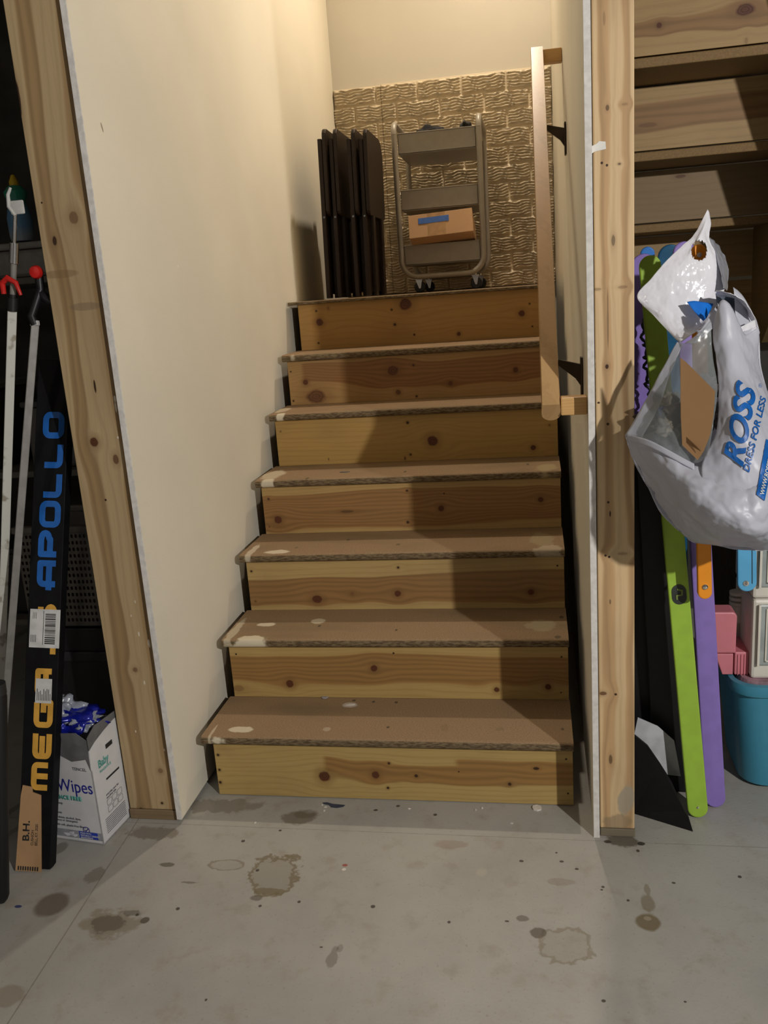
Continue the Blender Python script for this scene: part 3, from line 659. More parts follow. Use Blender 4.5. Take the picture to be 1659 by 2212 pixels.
# torn-open brown end of the carton
fl = MB(); fl.prism([(-.046, up_y(1893)), (.021, up_y(1890)), (.012, up_y(1716)), (-.010, up_y(1712)), (-.012, up_y(1700)), (-.036, up_y(1698)), (-.040, up_y(1720))], .003, MB_ @ Matrix.Translation((0, 0, .001)))
fl.build('brown_flap', plain('brown_flap_card', srgb(170, 134, 96), .8, var=.08, scale=14), t)
put_text('B.H.', .030, MB_ @ Matrix(((0, -1, 0, -.014), (1, 0, 0, up_y(1818)), (0, 0, 1, .0042), (0, 0, 0, 1))), ink, 'stamped_text', t, bold=.0006, sy=.8)
put_text('CUSHION\nBELL, KY. 2020', .010, MB_ @ Matrix(((0, -1, 0, -.002), (1, 0, 0, up_y(1826)), (0, 0, 1, .0042), (0, 0, 0, 1))), ink, 'stamped_text', t, sx=.9, sp=.95)
m = MB()
for k in range(9): m.box((-.040+k*.0062, up_y(1890)+.002, .0042), (-.0365+k*.0062, up_y(1890)+.012, .0046), 0, MB_)
m.build('stamped_border', ink, t)

# wipes carton
WB = Vector((-.2105, -.247, .001)); wz = Vector((0, 0, 1))
p_r = oz(291, 1764, 0); wx = Vector((WB.x+.004, -.112, 0)); sd = Vector((.05, .14, 0)).normalized()   # right face direction
fx = Vector((1, -.135, 0)).normalized()
t2 = thing('wipes_carton', (WB.x-.08, WB.y+.06, 0), 'torn-open white and grey baby wipes carton on the floor beside the left post', 'box')
WHT = plain('carton_white', srgb(212, 212, 214), .45, var=.03); GRY = plain('bag_grey', srgb(104, 104, 106), .5, var=.15, scale=40)
dpt = .135; wd = .185; ht = .235; a0 = WB; 
sdv = (Vector((-.197, -.112, 0))-Vector((a0.x, a0.y, 0))).normalized()
def WP(u, v, z): q = a0 + fx*(-u) + sdv*v; return Vector((q.x, q.y, z))
m = MB(); tb_ = bmesh.new()
def wall_poly(mm, pts, th, nrm):
    tt = bmesh.new(); vs = [tt.verts.new(p) for p in pts]; f = tt.faces.new(vs); r = bmesh.ops.extrude_face_region(tt, geom=[f])
    bmesh.ops.translate(tt, vec=nrm*th, verts=[v for v in r['geom'] if isinstance(v, bmesh.types.BMVert)]); mm.add(tt)
# front wall with torn upper edge
wall_poly(m, [WP(0, 0, .001), WP(wd, 0, .001), WP(wd, 0, .265), WP(.150, 0, .262), WP(.125, 0, .258), WP(.105, 0, .262), WP(.08, 0, .252), WP(.06, 0, .240), WP(.03, 0, .246), WP(.016, 0, .252), WP(.009, 0, .246), WP(.004, 0, .222), WP(.0, 0, .215)], .003, sdv)
wall_poly(m, [WP(0, 0, .001), WP(0, dpt, .001), WP(0, dpt, .300), WP(0, .118, .302), WP(0, .06, .292), WP(0, .020, .283), WP(0, .004, .279), WP(0, 0, .218)], .003, -fx)
wall_poly(m, [WP(0, dpt, .001), WP(wd, dpt, .001), WP(wd, dpt, .29), WP(0, dpt, .30)], .003, -sdv)
wall_poly(m, [WP(wd, 0, .001), WP(wd, dpt, .001), WP(wd, dpt, .29), WP(wd, 0, .262)], .003, fx)
wall_poly(m, [WP(0, 0, .001), WP(wd, 0, .001), WP(wd, dpt, .001), WP(0, dpt, .001)], .003, Vector((0, 0, 1)))
m.build('carton_shell', WHT, t2)
# exposed grey liner band along the torn top
m = MB()
wall_poly(m, [WP(.002, -.001, .215), WP(.002, -.001, .30), WP(.03, -.001, .318), WP(.09, -.001, .312), WP(wd, -.001, .318), WP(wd, -.001, .262), WP(.13, -.001, .254), WP(.105, -.001, .258), WP(.08, -.001, .247), WP(.055, -.001, .236), WP(.028, -.001, .242), WP(.012, -.001, .246)], .002, sdv)
wall_poly(m, [WP(-.001, .002, .270), WP(-.001, .03, .281), WP(-.001, .07, .290), WP(-.001, .12, .298), WP(-.001, dpt, .297), WP(-.001, dpt, .316), WP(-.001, .04, .322), WP(-.001, .002, .305)], .002, -fx)
m.build('grey_liner', GRY, t2)
def crumple(name, cpts, nu, nv, mat, parent, amp, seed, th=.0012, sub=None, freq=30):
    """control net [(rows of Vectors)] -> smooth crumpled sheet with thickness"""
    from mathutils import noise as mn
    rows = []
    for j in range(nv+1):
        rows.append([catmull([catmull(r, i/nu) for r in cpts], j/nv) for i in range(nu+1)])
    bm = bmesh.new(); V2 = [[bm.verts.new(p) for p in r] for r in rows]; F2 = []
    for j in range(nv):
        for i in range(nu): F2.append(bm.faces.new((V2[j][i], V2[j][i+1], V2[j+1][i+1], V2[j+1][i])))
    bm.normal_update()
    for j in range(nv+1):
        for i in range(nu+1):
            v = V2[j][i]; q = v.co*freq+Vector((seed, seed*1.7, 0)); a = mn.noise(q)+.5*abs(mn.noise(q*2.3))+.3*mn.noise(q*5.1)
            ridge = 1-abs(mn.noise(q*.8+Vector((9, 3, 1))))*2
            v.co += v.normal*amp*(a*.8+ridge*.6)
    me = bpy.data.meshes.new(name); bm.to_mesh(me); bm.free()
    o = link(name, me, mat, parent, True)
    if th:
        md = o.modifiers.new('thickness', 'SOLIDIFY'); md.thickness = th; md.offset = 0
    return o
bluefoil = plain('blue_foil', srgb(24, 34, 150), .22, .2, .7, var=.3, scale=40); clearish = plain('white_film', srgb(150, 156, 168), .25, 0, .6, var=.2, scale=30)
o = lump('blue_wrapper', (WP(.095, .066, 0).x, WP(.095, .066, 0).y, .318, .078, .050, .030), bluefoil, t2, seed=4, amp=.45)
c = WP(.115, .07, 0); o = lump('white_wrapper', (c.x, c.y, .335, .05, .04, .042), clearish, t2, seed=14, amp=.4)
c = WP(.045, .06, 0); o = lump('white_wrapper', (c.x, c.y, .322, .030, .030, .018), clearish, t2, seed=24, amp=.5)
# printing on the carton
Mf = Matrix(((fx.x, 0, -sdv.x, 0), (fx.y, 0, -sdv.y, 0), (0, 1, 0, 0), (0, 0, 0, 1)))
def FM(u, z, off=.0008): p = WP(u, 0, z)-sdv*off; return Matrix(((fx.x, 0, -sdv.x, p.x), (fx.y, 0, -sdv.y, p.y), (0, 1, 0, p.z), (0, 0, 0, 1)))
def SM(v, z, off=.0008): p = WP(0, v, z)+fx*off; return Matrix(((sdv.x, 0, fx.x, p.x), (sdv.y, 0, fx.y, p.y), (0, 1, 0, p.z), (0, 0, 0, 1)))
navy = plain('ink_navy', srgb(34, 40, 140), .5); teal = plain('ink_teal', srgb(92, 170, 160), .5); gink = plain('ink_grey', srgb(90, 92, 100), .5); lg = plain('band_grey', srgb(150, 152, 158), .5)
put_text('Wipes', .052, FM(.114, .148), navy, 'printed_text', t2, sx=.80)
put_text('FRAGRANCE FREE', .0155, FM(.173, .124), teal, 'printed_text', t2, bold=.0008, sx=1.02)
put_text('TENCEL', .012, FM(.058, .212), gink, 'printed_text', t2)
put_text('everyday sleep', .010, FM(.165, .108), gink, 'printed_text', t2)
put_text('hypoallergenic', .009, FM(.165, .080), gink, 'printed_text', t2)
put_text('no parabens, alcohol, dyes,\nfragrance or detergents', .0085, FM(.150, .066), gink, 'printed_text', t2)
put_text('with soft, plastic-free fibers', .0085, FM(.140, .044), gink, 'printed_text', t2)
MB().box((-.185, .012, 0), (-.001, .034, .0004), 0, FM(0, 0)).build('grey_band', lg, t2)
MB().box((-.070, .014, .0006), (-.013, .034, .0010), .0001, FM(0, 0)).build('blue_badge', plain('badge_blue', srgb(40, 66, 170), .5), t2)
put_text('MADE WITH\nNATURALLY DERIVED\nINGREDIENTS', .0066, FM(.066, .0275, .0020), lab, 'printed_text', t2, sx=.9)
m = MB(); stroke(m, [(x-.045, y+.040) for x, y in arc((0, 0), .009, 0, 360, 16)], .0016, FM(0, 0, .0014)); stroke(m, [(-.050, .041), (-.046, .036), (-.038, .046)], .0018, FM(0, 0, .0018)); m.build('check_mark', navy, t2)
m = MB()
for (u, z, a, b_) in [(.105, .020, .016, .006), (.092, .024, .010, .008), (.084, .019, .012, .005)]:
    m.prism([(-u+a*math.cos(k*.9)*(.6+.4*(k % 2)), z+b_*math.sin(k*.9)*(.6+.4*(k % 2))) for k in range(7)], .0004, FM(0, 0, .0012))
m.build('cotton_print', plain('print_pale', srgb(214, 216, 220), .6), t2)
put_text('Baby', .030, SM(.028, .205), teal, 'printed_text', t2, sx=.8, bold=.0006)
put_text('FRAGRANCE', .010, SM(.030, .190), teal, 'printed_text', t2, sx=.9)
put_text('everyday care for\nsensitive skin', .0085, SM(.040, .118), gink, 'printed_text', t2)
m = MB()
for i in range(2):
    for j in range(3): stroke(m, rrect(.040+j*.024, .070+i*.020, .060+j*.024, .086+i*.020, .003), .0008, SM(0, 0))
for k in range(8): m.box((.022, .020+k*.0055, 0), (.115, .0215+k*.0055, .0003), 0, SM(0, 0))
m.build('printed_panel', gink, t2)
MB().box((.052, .158, 0), (.112, .163, .0005), 0, SM(0, 0)).build('carry_slot', ink, t2)
MB().box((.070, .238, 0), (.10, .250, .0005), 0, SM(0, 0)).build('black_label', ink, t2)

# poles standing at the left edge
def bar_between(a, b_, w_, th, mat, name, parent=None, face=None, bev=.002):
    a = Vector(a); b_ = Vector(b_); z = (b_-a).normalized()
    f = Vector(face) if face else (C0-(a+b_)/2); x = f.cross(z).normalized()*-1
    Mx = frame(a, x, z=z)
    return MB().box((-w_/2, -th/2, 0), (w_/2, th/2, (b_-a).length), bev, Mx).build(name, mat, parent)
def foot_of(p, q, z=0.0):  # extend the line p->q down to height z
    d = q-p; return p + d*((z-p.z)/d.z)
chip = NB('chipped_paint', .6, .1, .4); P = chip.pos(); nn = chip.noise(chip.vec(*P), 30, 4)
chip.color(chip.mix(chip.smooth(nn, .55, .68), srgb(196, 196, 188), srgb(146, 140, 126)))
p1 = oy(27, 655, -.16); p2 = oy(2, 1480, -.16)
ft = foot_of(p1, p2, .002)
t = thing('painted_pole', ft, 'tall flat white chipped-paint pole with red hook at the far left edge', 'pole')
bar_between(ft, p1, .0205, .012, chip.mat, 'pole_bar', t)
q = p1; z_ = (p1-ft).normalized()
m = MB(); m.tube([p1-z_*.018, p1+z_*.012], .0125, 14); m.tube([p1+z_*.012, p1+z_*.02], .009, 14); m.build('black_collar', M['black'], t, True)
p3 = oy(24, 495, -.16)
MB().tube([p1+z_*.015, p1+z_*.10], .007, 12).build('pale_sleeve', plain('grey_sleeve', srgb(120, 118, 112), .4), t, True)
MB().tube([p1+z_*.09, p1+z_*.135], .0105, 14).build('steel_ferrule', M['chrome'], t, True)
MB().tube([p1+z_*.12, p1+z_*.215], .0042, 10).build('steel_rod', M['chrome'], t, True)
red = plain('red_plastic', srgb(190, 32, 26), .4)
hk = p1+z_*.035; m = MB(); m.tube([hk+Vector((-.018, -.012, -.012)), hk+Vector((-.016, -.014, .012)), hk+Vector((0, -.016, .022)), hk+Vector((.018, -.014, .010)), hk+Vector((.024, -.012, -.018))], [.006, .007, .007, .006, .004], 10); m.build('red_hook', red, t, True)
m = MB(); kk = p1+z_*.215; m.tube([kk+Vector((0, -.006, -.02)), kk+Vector((-.012, -.006, .0)), kk+Vector((-.010, -.006, .025)), kk+Vector((-.002, -.004, .04))], [.004, .005, .004, .003], 8); m.box(tuple(kk+Vector((-.010, -.008, -.018))), tuple(kk+Vector((.024, -.002, .012))), .003); m.build('white_clip', plain('white_plastic', srgb(190, 190, 186), .4), t, True)
p1 = oy(76, 702, -.13); p2 = oy(27, 1330, -.20); ft = foot_of(p1, p2, .002)
t = thing('metal_pole', ft, 'grey metal pole with a black clamp and red knob, behind the white pole', 'pole')
bar_between(ft, p1, .0185, .010, plain('dull_aluminium', srgb(138, 136, 132), .5, .5), 'pole_bar', t); POLE2 = t; POLE2_TOP = p1.copy()
MB().box((-.010, -.006, 0), (.010, .006, .012), .002, frame(p1-(p1-ft).normalized()*.002, (1, 0, 0), z=(p1-ft))).build('end_cap', plain('end_cap_plastic', srgb(190, 190, 188), .5), t)
# black padded bar at the bottom left
a = oz(2, 1957, .0); b_ = oy(0, 1488, -.42)
t = thing('black_bar', (a.x, a.y, 0), 'thick black rounded bar standing at the bottom left edge', 'bar')
a = Vector((a.x-.004, a.y+.012, .014)); b_.x -= .008
MB().tube([a+Vector((0, 0, -.012)), a+Vector((0, 0, -.004)), a+Vector((0, 0, .006)), b_-Vector((0, 0, .02)), b_], [.008, .015, .019, .019, .017], 18).build('bar_tube', M['black'], t, True)
MB().tube([b_-Vector((0, 0, .012)), b_+Vector((.001, 0, .014))], .020, 16).build('top_cap', plain('rubber_cap', (.02, .02, .02), .5), t, True)

# storage shelf in the dark behind the left post
shelfm = plain('grey_shelf', srgb(92, 88, 80), .7)
SX0, SX1 = -1.35, -.40
t = thing('storage_shelf', (-.9, .55, 0), 'dim grey storage shelf in the dark behind the left post', 'shelf')
zT = oy(50, 603, .56).z; zU = oy(50, 527, .56).z
SHZ = [.35, .86, zT]
for z in SHZ: MB().box((SX0, .46, z-.02), (SX1, .86, z), .003).build('shelf_board', shelfm, t)
for x in (SX0, SX1-.03):
    for y in (.46, .83): MB().box((x, y, 0), (x+.03, y+.03, 1.75), .002).build('upright', shelfm, t)
# spray/soap bottle on a narrow ledge nearer the camera
def pxv(x, y, Y): return oy(x, y, Y)
bp_ = pxv(48, 528, .34); s_ = 1.0
bz = zU+.001; bc = Vector((oy(50, 520, .53).x, .53, bz+.001))
hgt_b = oy(50, 385, .53).z-bz
t = thing('soap_bottle', (bc.x, bc.y, bz), 'clear plastic bottle of blue-green soap with a yellow cap, on the shelf at left', 'bottle')
g = NB('blue_soap_plastic', .12, 0, .6); P = g.pos(); zz = (P[2]-bz)*(1/hgt_b)
c = g.mix(g.smooth(zz, .45, .75), srgb(90, 130, 165), srgb(40, 130, 105)); c = g.mix(g.down(zz, .05, .3), c, srgb(130, 142, 152)); g.color(c)
prof = [(.010, 0), (.034, .003), (.037, .02), (.037, hgt_b*.38), (.030, hgt_b*.55), (.026, hgt_b*.64), (.034, hgt_b*.74), (.034, hgt_b*.80), (.022, hgt_b*.88), (.012, hgt_b*.90)]
MB().lathe(prof, Matrix.Translation(bc), 28).build('bottle_body', g.mat, t, True)
MB().lathe([(.014, 0), (.014, .012), (.011, .018), (.006, .03), (.004, .032)], Matrix.Translation(bc+Vector((0, 0, hgt_b*.89))), 18).build('cap', plain('yellow_cap', srgb(190, 160, 30), .4), t, True)
# tubs and wrapped goods on the shelf
def tub(x, y, z, w_, d_, h_, col, label, lidc=None):
    t = thing('storage_tub', (x, y, z), label, 'tub')
    MB().box((x-w_/2, y-d_/2, z+.001), (x+w_/2, y+d_/2, z+h_), .012).build('tub_body', plain('tub_plastic', col, .4), t)
    MB().box((x-w_/2-.008, y-d_/2-.008, z+h_), (x+w_/2+.008, y+d_/2+.008, z+h_+.02), .006).build('lid', plain('tub_lid', lidc or col, .4), t)
tub(-.60, .66, .86, .22, .30, .20, srgb(90, 88, 84), 'grey lidded tub on the middle shelf behind the left poles', srgb(60, 60, 60))
tub(-.98, .66, .86, .30, .30, .26, srgb(70, 66, 60), 'brownish lidded tub at the far end of the middle shelf', srgb(120, 118, 112))
tub(-.655, .64, zT, .40, .30, zU-zT-.021, srgb(120, 118, 112), 'low pale grey tub on the top shelf, under the soap bottle', srgb(128, 126, 120))
tub(-.80, .66, .35, .30, .30, .22, srgb(24, 24, 26), 'black lidded tub on the lowest shelf', srgb(30, 30, 32))
# hanging pulleys etc: red knob and black reel tucked behind the post
rc = oy(78, 588, -.11); t = POLE2
MB().lathe([(.004, -.012), (.013, -.010), (.016, 0), (.013, .008), (.004, .010)], frame(rc, (1, 0, 0), z=(0, -1, 0)), 20).build('red_knob', red, t, True)
m = MB(); pt_ = POLE2_TOP; m.tube([rc+Vector((0, .010, 0)), rc+Vector((-.002, .010, -.04)), pt_+Vector((-.006, 0, .02)), pt_], .010, 12); m.tube([rc+Vector((-.004, .008, -.05)), rc+Vector((.03, .008, -.075))], .012, 12); m.build('clamp_head', M['black'], t, True)
# bottles (white, pale) near clamps
for k, (x, y, h_, col, lb) in enumerate([(95, 700, .10, srgb(150, 148, 144), 'small crumpled clear bag on the shelf edge, just left of the left post'), ]):
    c = oy(x, y+60, .30); o = lump('plastic_bag', (-.465, .50, .915, .035, .035, .05), clearish, None, seed=31, amp=.35); tag(o, lb, 'bag')
# perforated basket behind the carton
bc = oy(176, 1250, .10); t = thing('laundry_basket', (bc.x-.05, bc.y, .52), 'grey perforated plastic basket stacked on a black crate behind the left post', 'basket')
x0, x1 = oy(135, 1250, .10).x-.12, bc.x+.10; z0, z1 = oy(176, 1345, .10).z, oy(176, 1150, .10).z
nx, nz = 22, 14; gm = MB(); tb_ = bmesh.new()
gx = [x0+(x1-x0)*i/nx for i in range(nx+1)]; gz = [z0+(z1-z0)*j/nz for j in range(nz+1)]
for i in range(nx):
    for j in range(nz):
        cxm, czm = (gx[i]+gx[i+1])/2, (gz[j]+gz[j+1])/2; hw, hh = (gx[1]-gx[0])/2, (gz[1]-gz[0])/2
        o4 = [(-hw, -hh), (hw, -hh), (hw, hh), (-hw, hh)]; rr = .62
        off = 0
        ov = [tb_.verts.new((cxm+a_, .10, czm+b_)) for a_, b_ in o4]
        iv = [tb_.verts.new((cxm+a_*rr, .10, czm+b_*rr)) for a_, b_ in [(-.9*hw, -.5*hh), (-.5*hw, -.9*hh), (.5*hw, -.9*hh), (.9*hw, -.5*hh), (.9*hw, .5*hh), (.5*hw, .9*hh), (-.5*hw, .9*hh), (-.9*hw, .5*hh)]]
        for q_ in range(4):
            a_, b_ = ov[q_], ov[(q_+1) % 4]; i1 = iv[(2*q_+1) % 8]; i2 = iv[(2*q_+2) % 8]; i0 = iv[(2*q_) % 8]
            tb_.faces.new((a_, b_, i2, i1)); tb_.faces.new((a_, i1, i0))
bmesh.ops.remove_doubles(tb_, verts=tb_.verts, dist=1e-5); gm.add(tb_)
bsk = plain('basket_grey', srgb(96, 92, 86), .5)
o = gm.build('perforated_side', bsk, t); md = o.modifiers.new('thickness', 'SOLIDIFY'); md.thickness = .003
m = MB(); m.box((x0-.01, .09, z1), (x1+.01, .115, z1+.02), .005); m.box((x0, .10, z0-.012), (x1, .36, z0), .004); m.box((x0, .35, z0), (x1, .356, z1), .001); m.box((x1, .10, z0), (x1+.006, .356, z1), .001); m.box((x0-.006, .10, z0), (x0, .356, z1), .001); m.box((x0-.01, .345, z1), (x1+.01, .365, z1+.02), .005)
m.build('basket_frame', bsk, t)
t = thing('crate', ((x0+x1)/2, .23, 0), 'black plastic crate on the floor under the perforated basket', 'crate')
m = MB(); zc = z0-.014
m.box((x0-.01, .09, .002), (x1+.01, .10, zc), .003); m.box((x0-.01, .37, .002), (x1+.01, .38, zc), .003); m.box((x0-.01, .10, .002), (x0, .37, zc), .002); m.box((x1, .10, .002), (x1+.01, .37, zc), .002); m.box((x0-.01, .09, .002), (x1+.01, .38, .012), .002)
m.build('crate_body', M['black'], t); MB().box((x0-.015, .082, zc-.10), (x1+.015, .09, zc-.07), .003).build('crate_rib', plain('crate_rib', (.02, .02, .022), .5), t)

# ------------------------------------------------------------------ right side clutter
def slat(parent, name, pts_px, w_, th, mat, bevel=.003, face=(0, -1, 0)):
    """plank with rounded ends between two world points"""
    a, b_ = pts_px; z = (b_-a); L_ = z.length; z.normalize(); x = Vector(face).cross(z)*-1; x.normalize()
    Mx = frame(a, x, y=z)   # local x across, y along, z normal
    r = w_/2; pts = arc((0, r), r, 180, 360, 14)+arc((0, L_-r), r, 0, 180, 14)
    MB().prism(pts, th, Mx @ Matrix.Translation((0, 0, -th/2)), bevel).build(name, mat, parent, False)
    return Mx
GREEN = plain('lime_plastic', srgb(150, 186, 62), .45, var=.05, bump=.05); PURP = plain('violet_plastic', srgb(134, 112, 186), .45, var=.05, bump=.05)
ORNG = plain('orange_plastic', srgb(232, 146, 30), .45, var=.04); SKY = plain('sky_blue_plastic', srgb(90, 168, 214), .4, var=.04); DBLUE = plain('deep_blue_plastic', srgb(20, 84, 120), .4)
g0 = oz(1508, 1764, 0.0); g1 = oy(1402, 552, .10); g0.z = .001
t = thing('plastic_plank', g0, 'long lime green plastic slat with rounded ends, leaning by the right post', 'slat')
Mg = slat(t, 'slat_board', (g0, g1), .049, .016, GREEN)
m = MB(); m.lathe([(.002, .0), (.0035, .0), (.003, .0015), (.0005, .002)], Mg @ Matrix.Translation((0, .028, .008)), 12); m.build('screw', M['chrome'], t)
# keyhole fitting
gl = (g1-g0).length
def along(px_y, a, b_):
    best = (9e9, 0)
    for k in range(500):
        q = a.lerp(b_, k/499); v = q-C0; y = CY-F*v.dot(UP)/v.dot(FW)
        if abs(y-px_y) < best[0]: best = (abs(y-px_y), (b_-a).length*k/499)
    return best[1]
ya = along(1283, g0, g1)
MB().prism([(x, ya+y) for x, y in arc((0, .008), .017, 0, 180, 12)+arc((0, -.008), .017, 180, 360, 12)], .002, Mg @ Matrix.Translation((0, 0, .0075))).build('latch_recess', plain('latch_black', (.03, .035, .03), .4), t)
m = MB(); stroke(m, [(-.006, ya-.012), (-.006, ya-.002), (.006, ya-.001), (.007, ya+.010), (-.004, ya+.014)], .004, Mg @ Matrix.Translation((0, 0, .0097)), .002); m.build('latch_hook', plain('latch_green', srgb(110, 130, 60), .5), t)
# purple slat with orange arm and screw
u0 = oz(1545, 1742, 0.0); u0.z = .001; u1 = oy(1476, 522, .16)
t = thing('folding_plank', u0, 'long violet plastic slat with bolted orange and sky blue arms, right of lime slat', 'slat')
FOLD = t
Mu = slat(t, 'violet_board', (u0, u1), .050, .016, PURP)
o0 = oy(1522, 1292, -.045); o1 = oy(1508, 528, -.03)
d_ = (o1-o0).normalized()
Mo = slat(t, 'orange_arm', (o0, o1), .0315, .018, ORNG)
sc = MB(); yb_ = along(1266, o0, o1); sc.lathe([(.001, 0), (.0065, 0), (.0065, .002), (.004, .004), (.001, .0045)], Mo @ Matrix.Translation((0, yb_, .009)), 16); yt = along(551, o0, o1); sc.lathe([(.001, 0), (.0055, 0), (.005, .003), (.001, .004)], Mo @ Matrix.Translation((0, yt, .009)), 16); sc.build('bolt', M['chrome'], t)
# bolt shank joining arm and board
m = MB(); q = Mo @ Vector((0, yb_, -.009)); m.tube([q, q+Vector((0, .055, 0))], .004, 8); m.build('bolt_shank', M['chrome'], t)
# second violet and deep blue slats behind
v1 = oy(1390, 548, .20); v0 = Vector((1.235, .33, .001))
t = thing('plastic_plank', v0, 'violet plastic slat with a dark cord, half hidden between right post and lime slat', 'slat')
Mv = slat(t, 'slat_board', (v0, v1), .062, .014, PURP); VIO = t
b1 = oy(1398, 533, .27); b0 = Vector((1.262, .40, .001))
t = thing('plastic_plank', b0, 'blue plastic slat peeking above the violet slat beside the right post', 'slat')
slat(t, 'slat_board', (b0, b1), .034, .014, plain('mid_blue_plastic', srgb(50, 120, 200), .4))
b1 = oy(1447, 528, .30); b0 = Vector((1.33, .46, .001))
t = thing('plastic_plank', b0, 'dark teal-blue plastic slat between the lime slat top and the white bag', 'slat')
slat(t, 'slat_board', (b0, b1), .060, .014, DBLUE)
# coiled black cord in front of the hidden violet slat
pts = []
for k in range(80):
    u_ = k/79; q = oy(1388+20*u_+3*math.sin(k*.9)+2*math.sin(k*.37), 690+240*u_, .178); pts.append(q+Vector((.003*math.sin(k*1.3), 0, .004*math.sin(k*.7))))
MB().tube(pts, .0038, 8).build('dark_cord', plain('dark_cord', (.02, .022, .035), .4), VIO, True)
# black foam / fabric slats in shadow
for k, (xa, ya_, xb, Ya, Yb, w_, lb) in enumerate([(1408, 905, 1448, .16, .085, .085, 'tall black board standing in the shade between the right post and lime slat'), (1395, 930, 1405, .19, .12, .10, 'black board nearest the right post, in the dark under the stairs')]):
    q0 = oz(xb, 1700, 0); q0 = Vector((q0.x, Yb, .001)); q1 = oy(xa, ya_, Ya)
    o = bar_between(q0, q1, w_, .012, M['black'], 'black_board', None); tag(o, lb, 'board')
# black triangular panel on the floor
a = oz(1497, 1797, 0); b_ = oz(1366, 1757, 0); c = oy(1366, 1588, .09)
m = MB(); pts = [Vector((a.x, a.y, .001)), oz(1488, 1768, .012), oz(1478, 1752, .02), oz(1466, 1732, .035), oy(1452, 1690, .02), oy(1426, 1650, .05), oy(1400, 1615, .08), c, Vector((c.x-.09, c.y, c.z+.04)), Vector((b_.x-.0, b_.y+.02, .001))]
pts = [a+Vector((0, 0, .001)), oy(1488, 1766, -.07), oy(1478, 1752, -.06), oy(1452, 1692, -.03), oy(1426, 1651, -.015), oy(1400, 1613, .0), oy(1367, 1586, .015), oy(1367, 1700, -.005), Vector((b_.x, b_.y, .001))]
tt = bmesh.new(); f = tt.faces.new([tt.verts.new(p) for p in pts]); r = bmesh.ops.extrude_face_region(tt, geom=[f]); bmesh.ops.translate(tt, vec=(.0, .010, 0), verts=[v for v in r['geom'] if isinstance(v, bmesh.types.BMVert)]); m.add(tt)
o = m.build('rubber_mat', plain('black_rubber', (.006, .006, .006), .6, spec=.2)); tag(o, 'torn black rubber mat leaning on the floor right of the right post', 'mat')
# white cards and a red piece behind it
o = MB().prism([(0, 0), (.075, -.012), (.060, .085), (.02, .125), (-.03, .15), (-.06, .02)], .003, frame(oy(1406, 1668, .035), (1, .1, 0), y=(0, .12, 1))).build('paper_sheet', plain('grey_sheet', srgb(176, 178, 182), .8)); tag(o, 'bent white paper sheet behind the black rubber mat', 'paper')
o = bar_between(oz(1478, 1710, .002), oy(1462, 1595, .16), .020, .01, plain('dull_red', srgb(150, 30, 26), .5), 'red_stick'); tag(o, 'short dull red stick beside the foot of the lime slat', 'stick')

# turquoise bin -------------------------------------------------------
TQ = plain('turquoise_plastic', srgb(64, 136, 162), .38, var=.03)
fb = oz(1630, 1719, 0); bz1 = oy(1640, 1478, .09).z
bx0, bx1 = 1.405, 1.74; by0, by1 = .075, .40
t = thing('storage_bin', ((bx0+bx1)/2, .24, 0), 'turquoise plastic bin with a rolled rim, filled with toys at the right edge', 'bin')
def rr3(x0, y0, x1, y1, r, n=6):
    return [(x, y) for x, y in arc((x1-r, y1-r), r, 0, 90, n)+arc((x0+r, y1-r), r, 90, 180, n)+arc((x0+r, y0+r), r, 180, 270, n)+arc((x1-r, y0+r), r, 270, 360, n)]
def loft(levels, caps=(True, False)):
    tt = bmesh.new(); rings = [[tt.verts.new((x, y, z)) for x, y in pts] for pts, z in levels]; n = len(rings[0])
    for a_, b2 in zip(rings, rings[1:]):
        for k in range(n): tt.faces.new((a_[k], a_[(k+1) % n], b2[(k+1) % n], b2[k]))
    if caps[0]: tt.faces.new(rings[0][::-1])
    if caps[1]: tt.faces.new(rings[-1])
    return MB().add(tt)
zr = bz1
m = loft([(rr3(bx0+.045, by0+.045, bx1-.045, by1-.045, .06), .0015), (rr3(bx0+.030, by0+.028, bx1-.030, by1-.028, .065), .012), (rr3(bx0+.004, by0+.006, bx1-.004, by1-.006, .06), zr-.03),
          (rr3(bx0+.004, by0+.006, bx1-.004, by1-.006, .06), zr-.01), (rr3(bx0+.010, by0+.012, bx1-.010, by1-.012, .055), zr-.01), (rr3(bx0+.036, by0+.034, bx1-.036, by1-.034, .05), .010)], (True, True))
m.build('bin_body', TQ, t, True)
m = loft([(rr3(bx0-.006, by0-.006, bx1+.006, by1+.006, .066), zr-.028), (rr3(bx0-.009, by0-.009, bx1+.009, by1+.009, .068), zr-.012), (rr3(bx0-.006, by0-.006, bx1+.006, by1+.006, .066), zr), (rr3(bx0+.006, by0+.006, bx1-.006, by1-.006, .058), zr+.002), (rr3(bx0+.010, by0+.010, bx1-.010, by1-.010, .055), zr-.010), (rr3(bx0-.002, by0-.002, bx1+.002, by1+.002, .062), zr-.028)], (False, False))
m.build('rim', TQ, t, True)
PINK = plain('pink_plastic', srgb(206, 124, 134), .4, var=.03); CREAM = plain('cream_plastic', srgb(214, 210, 198), .4, var=.03)
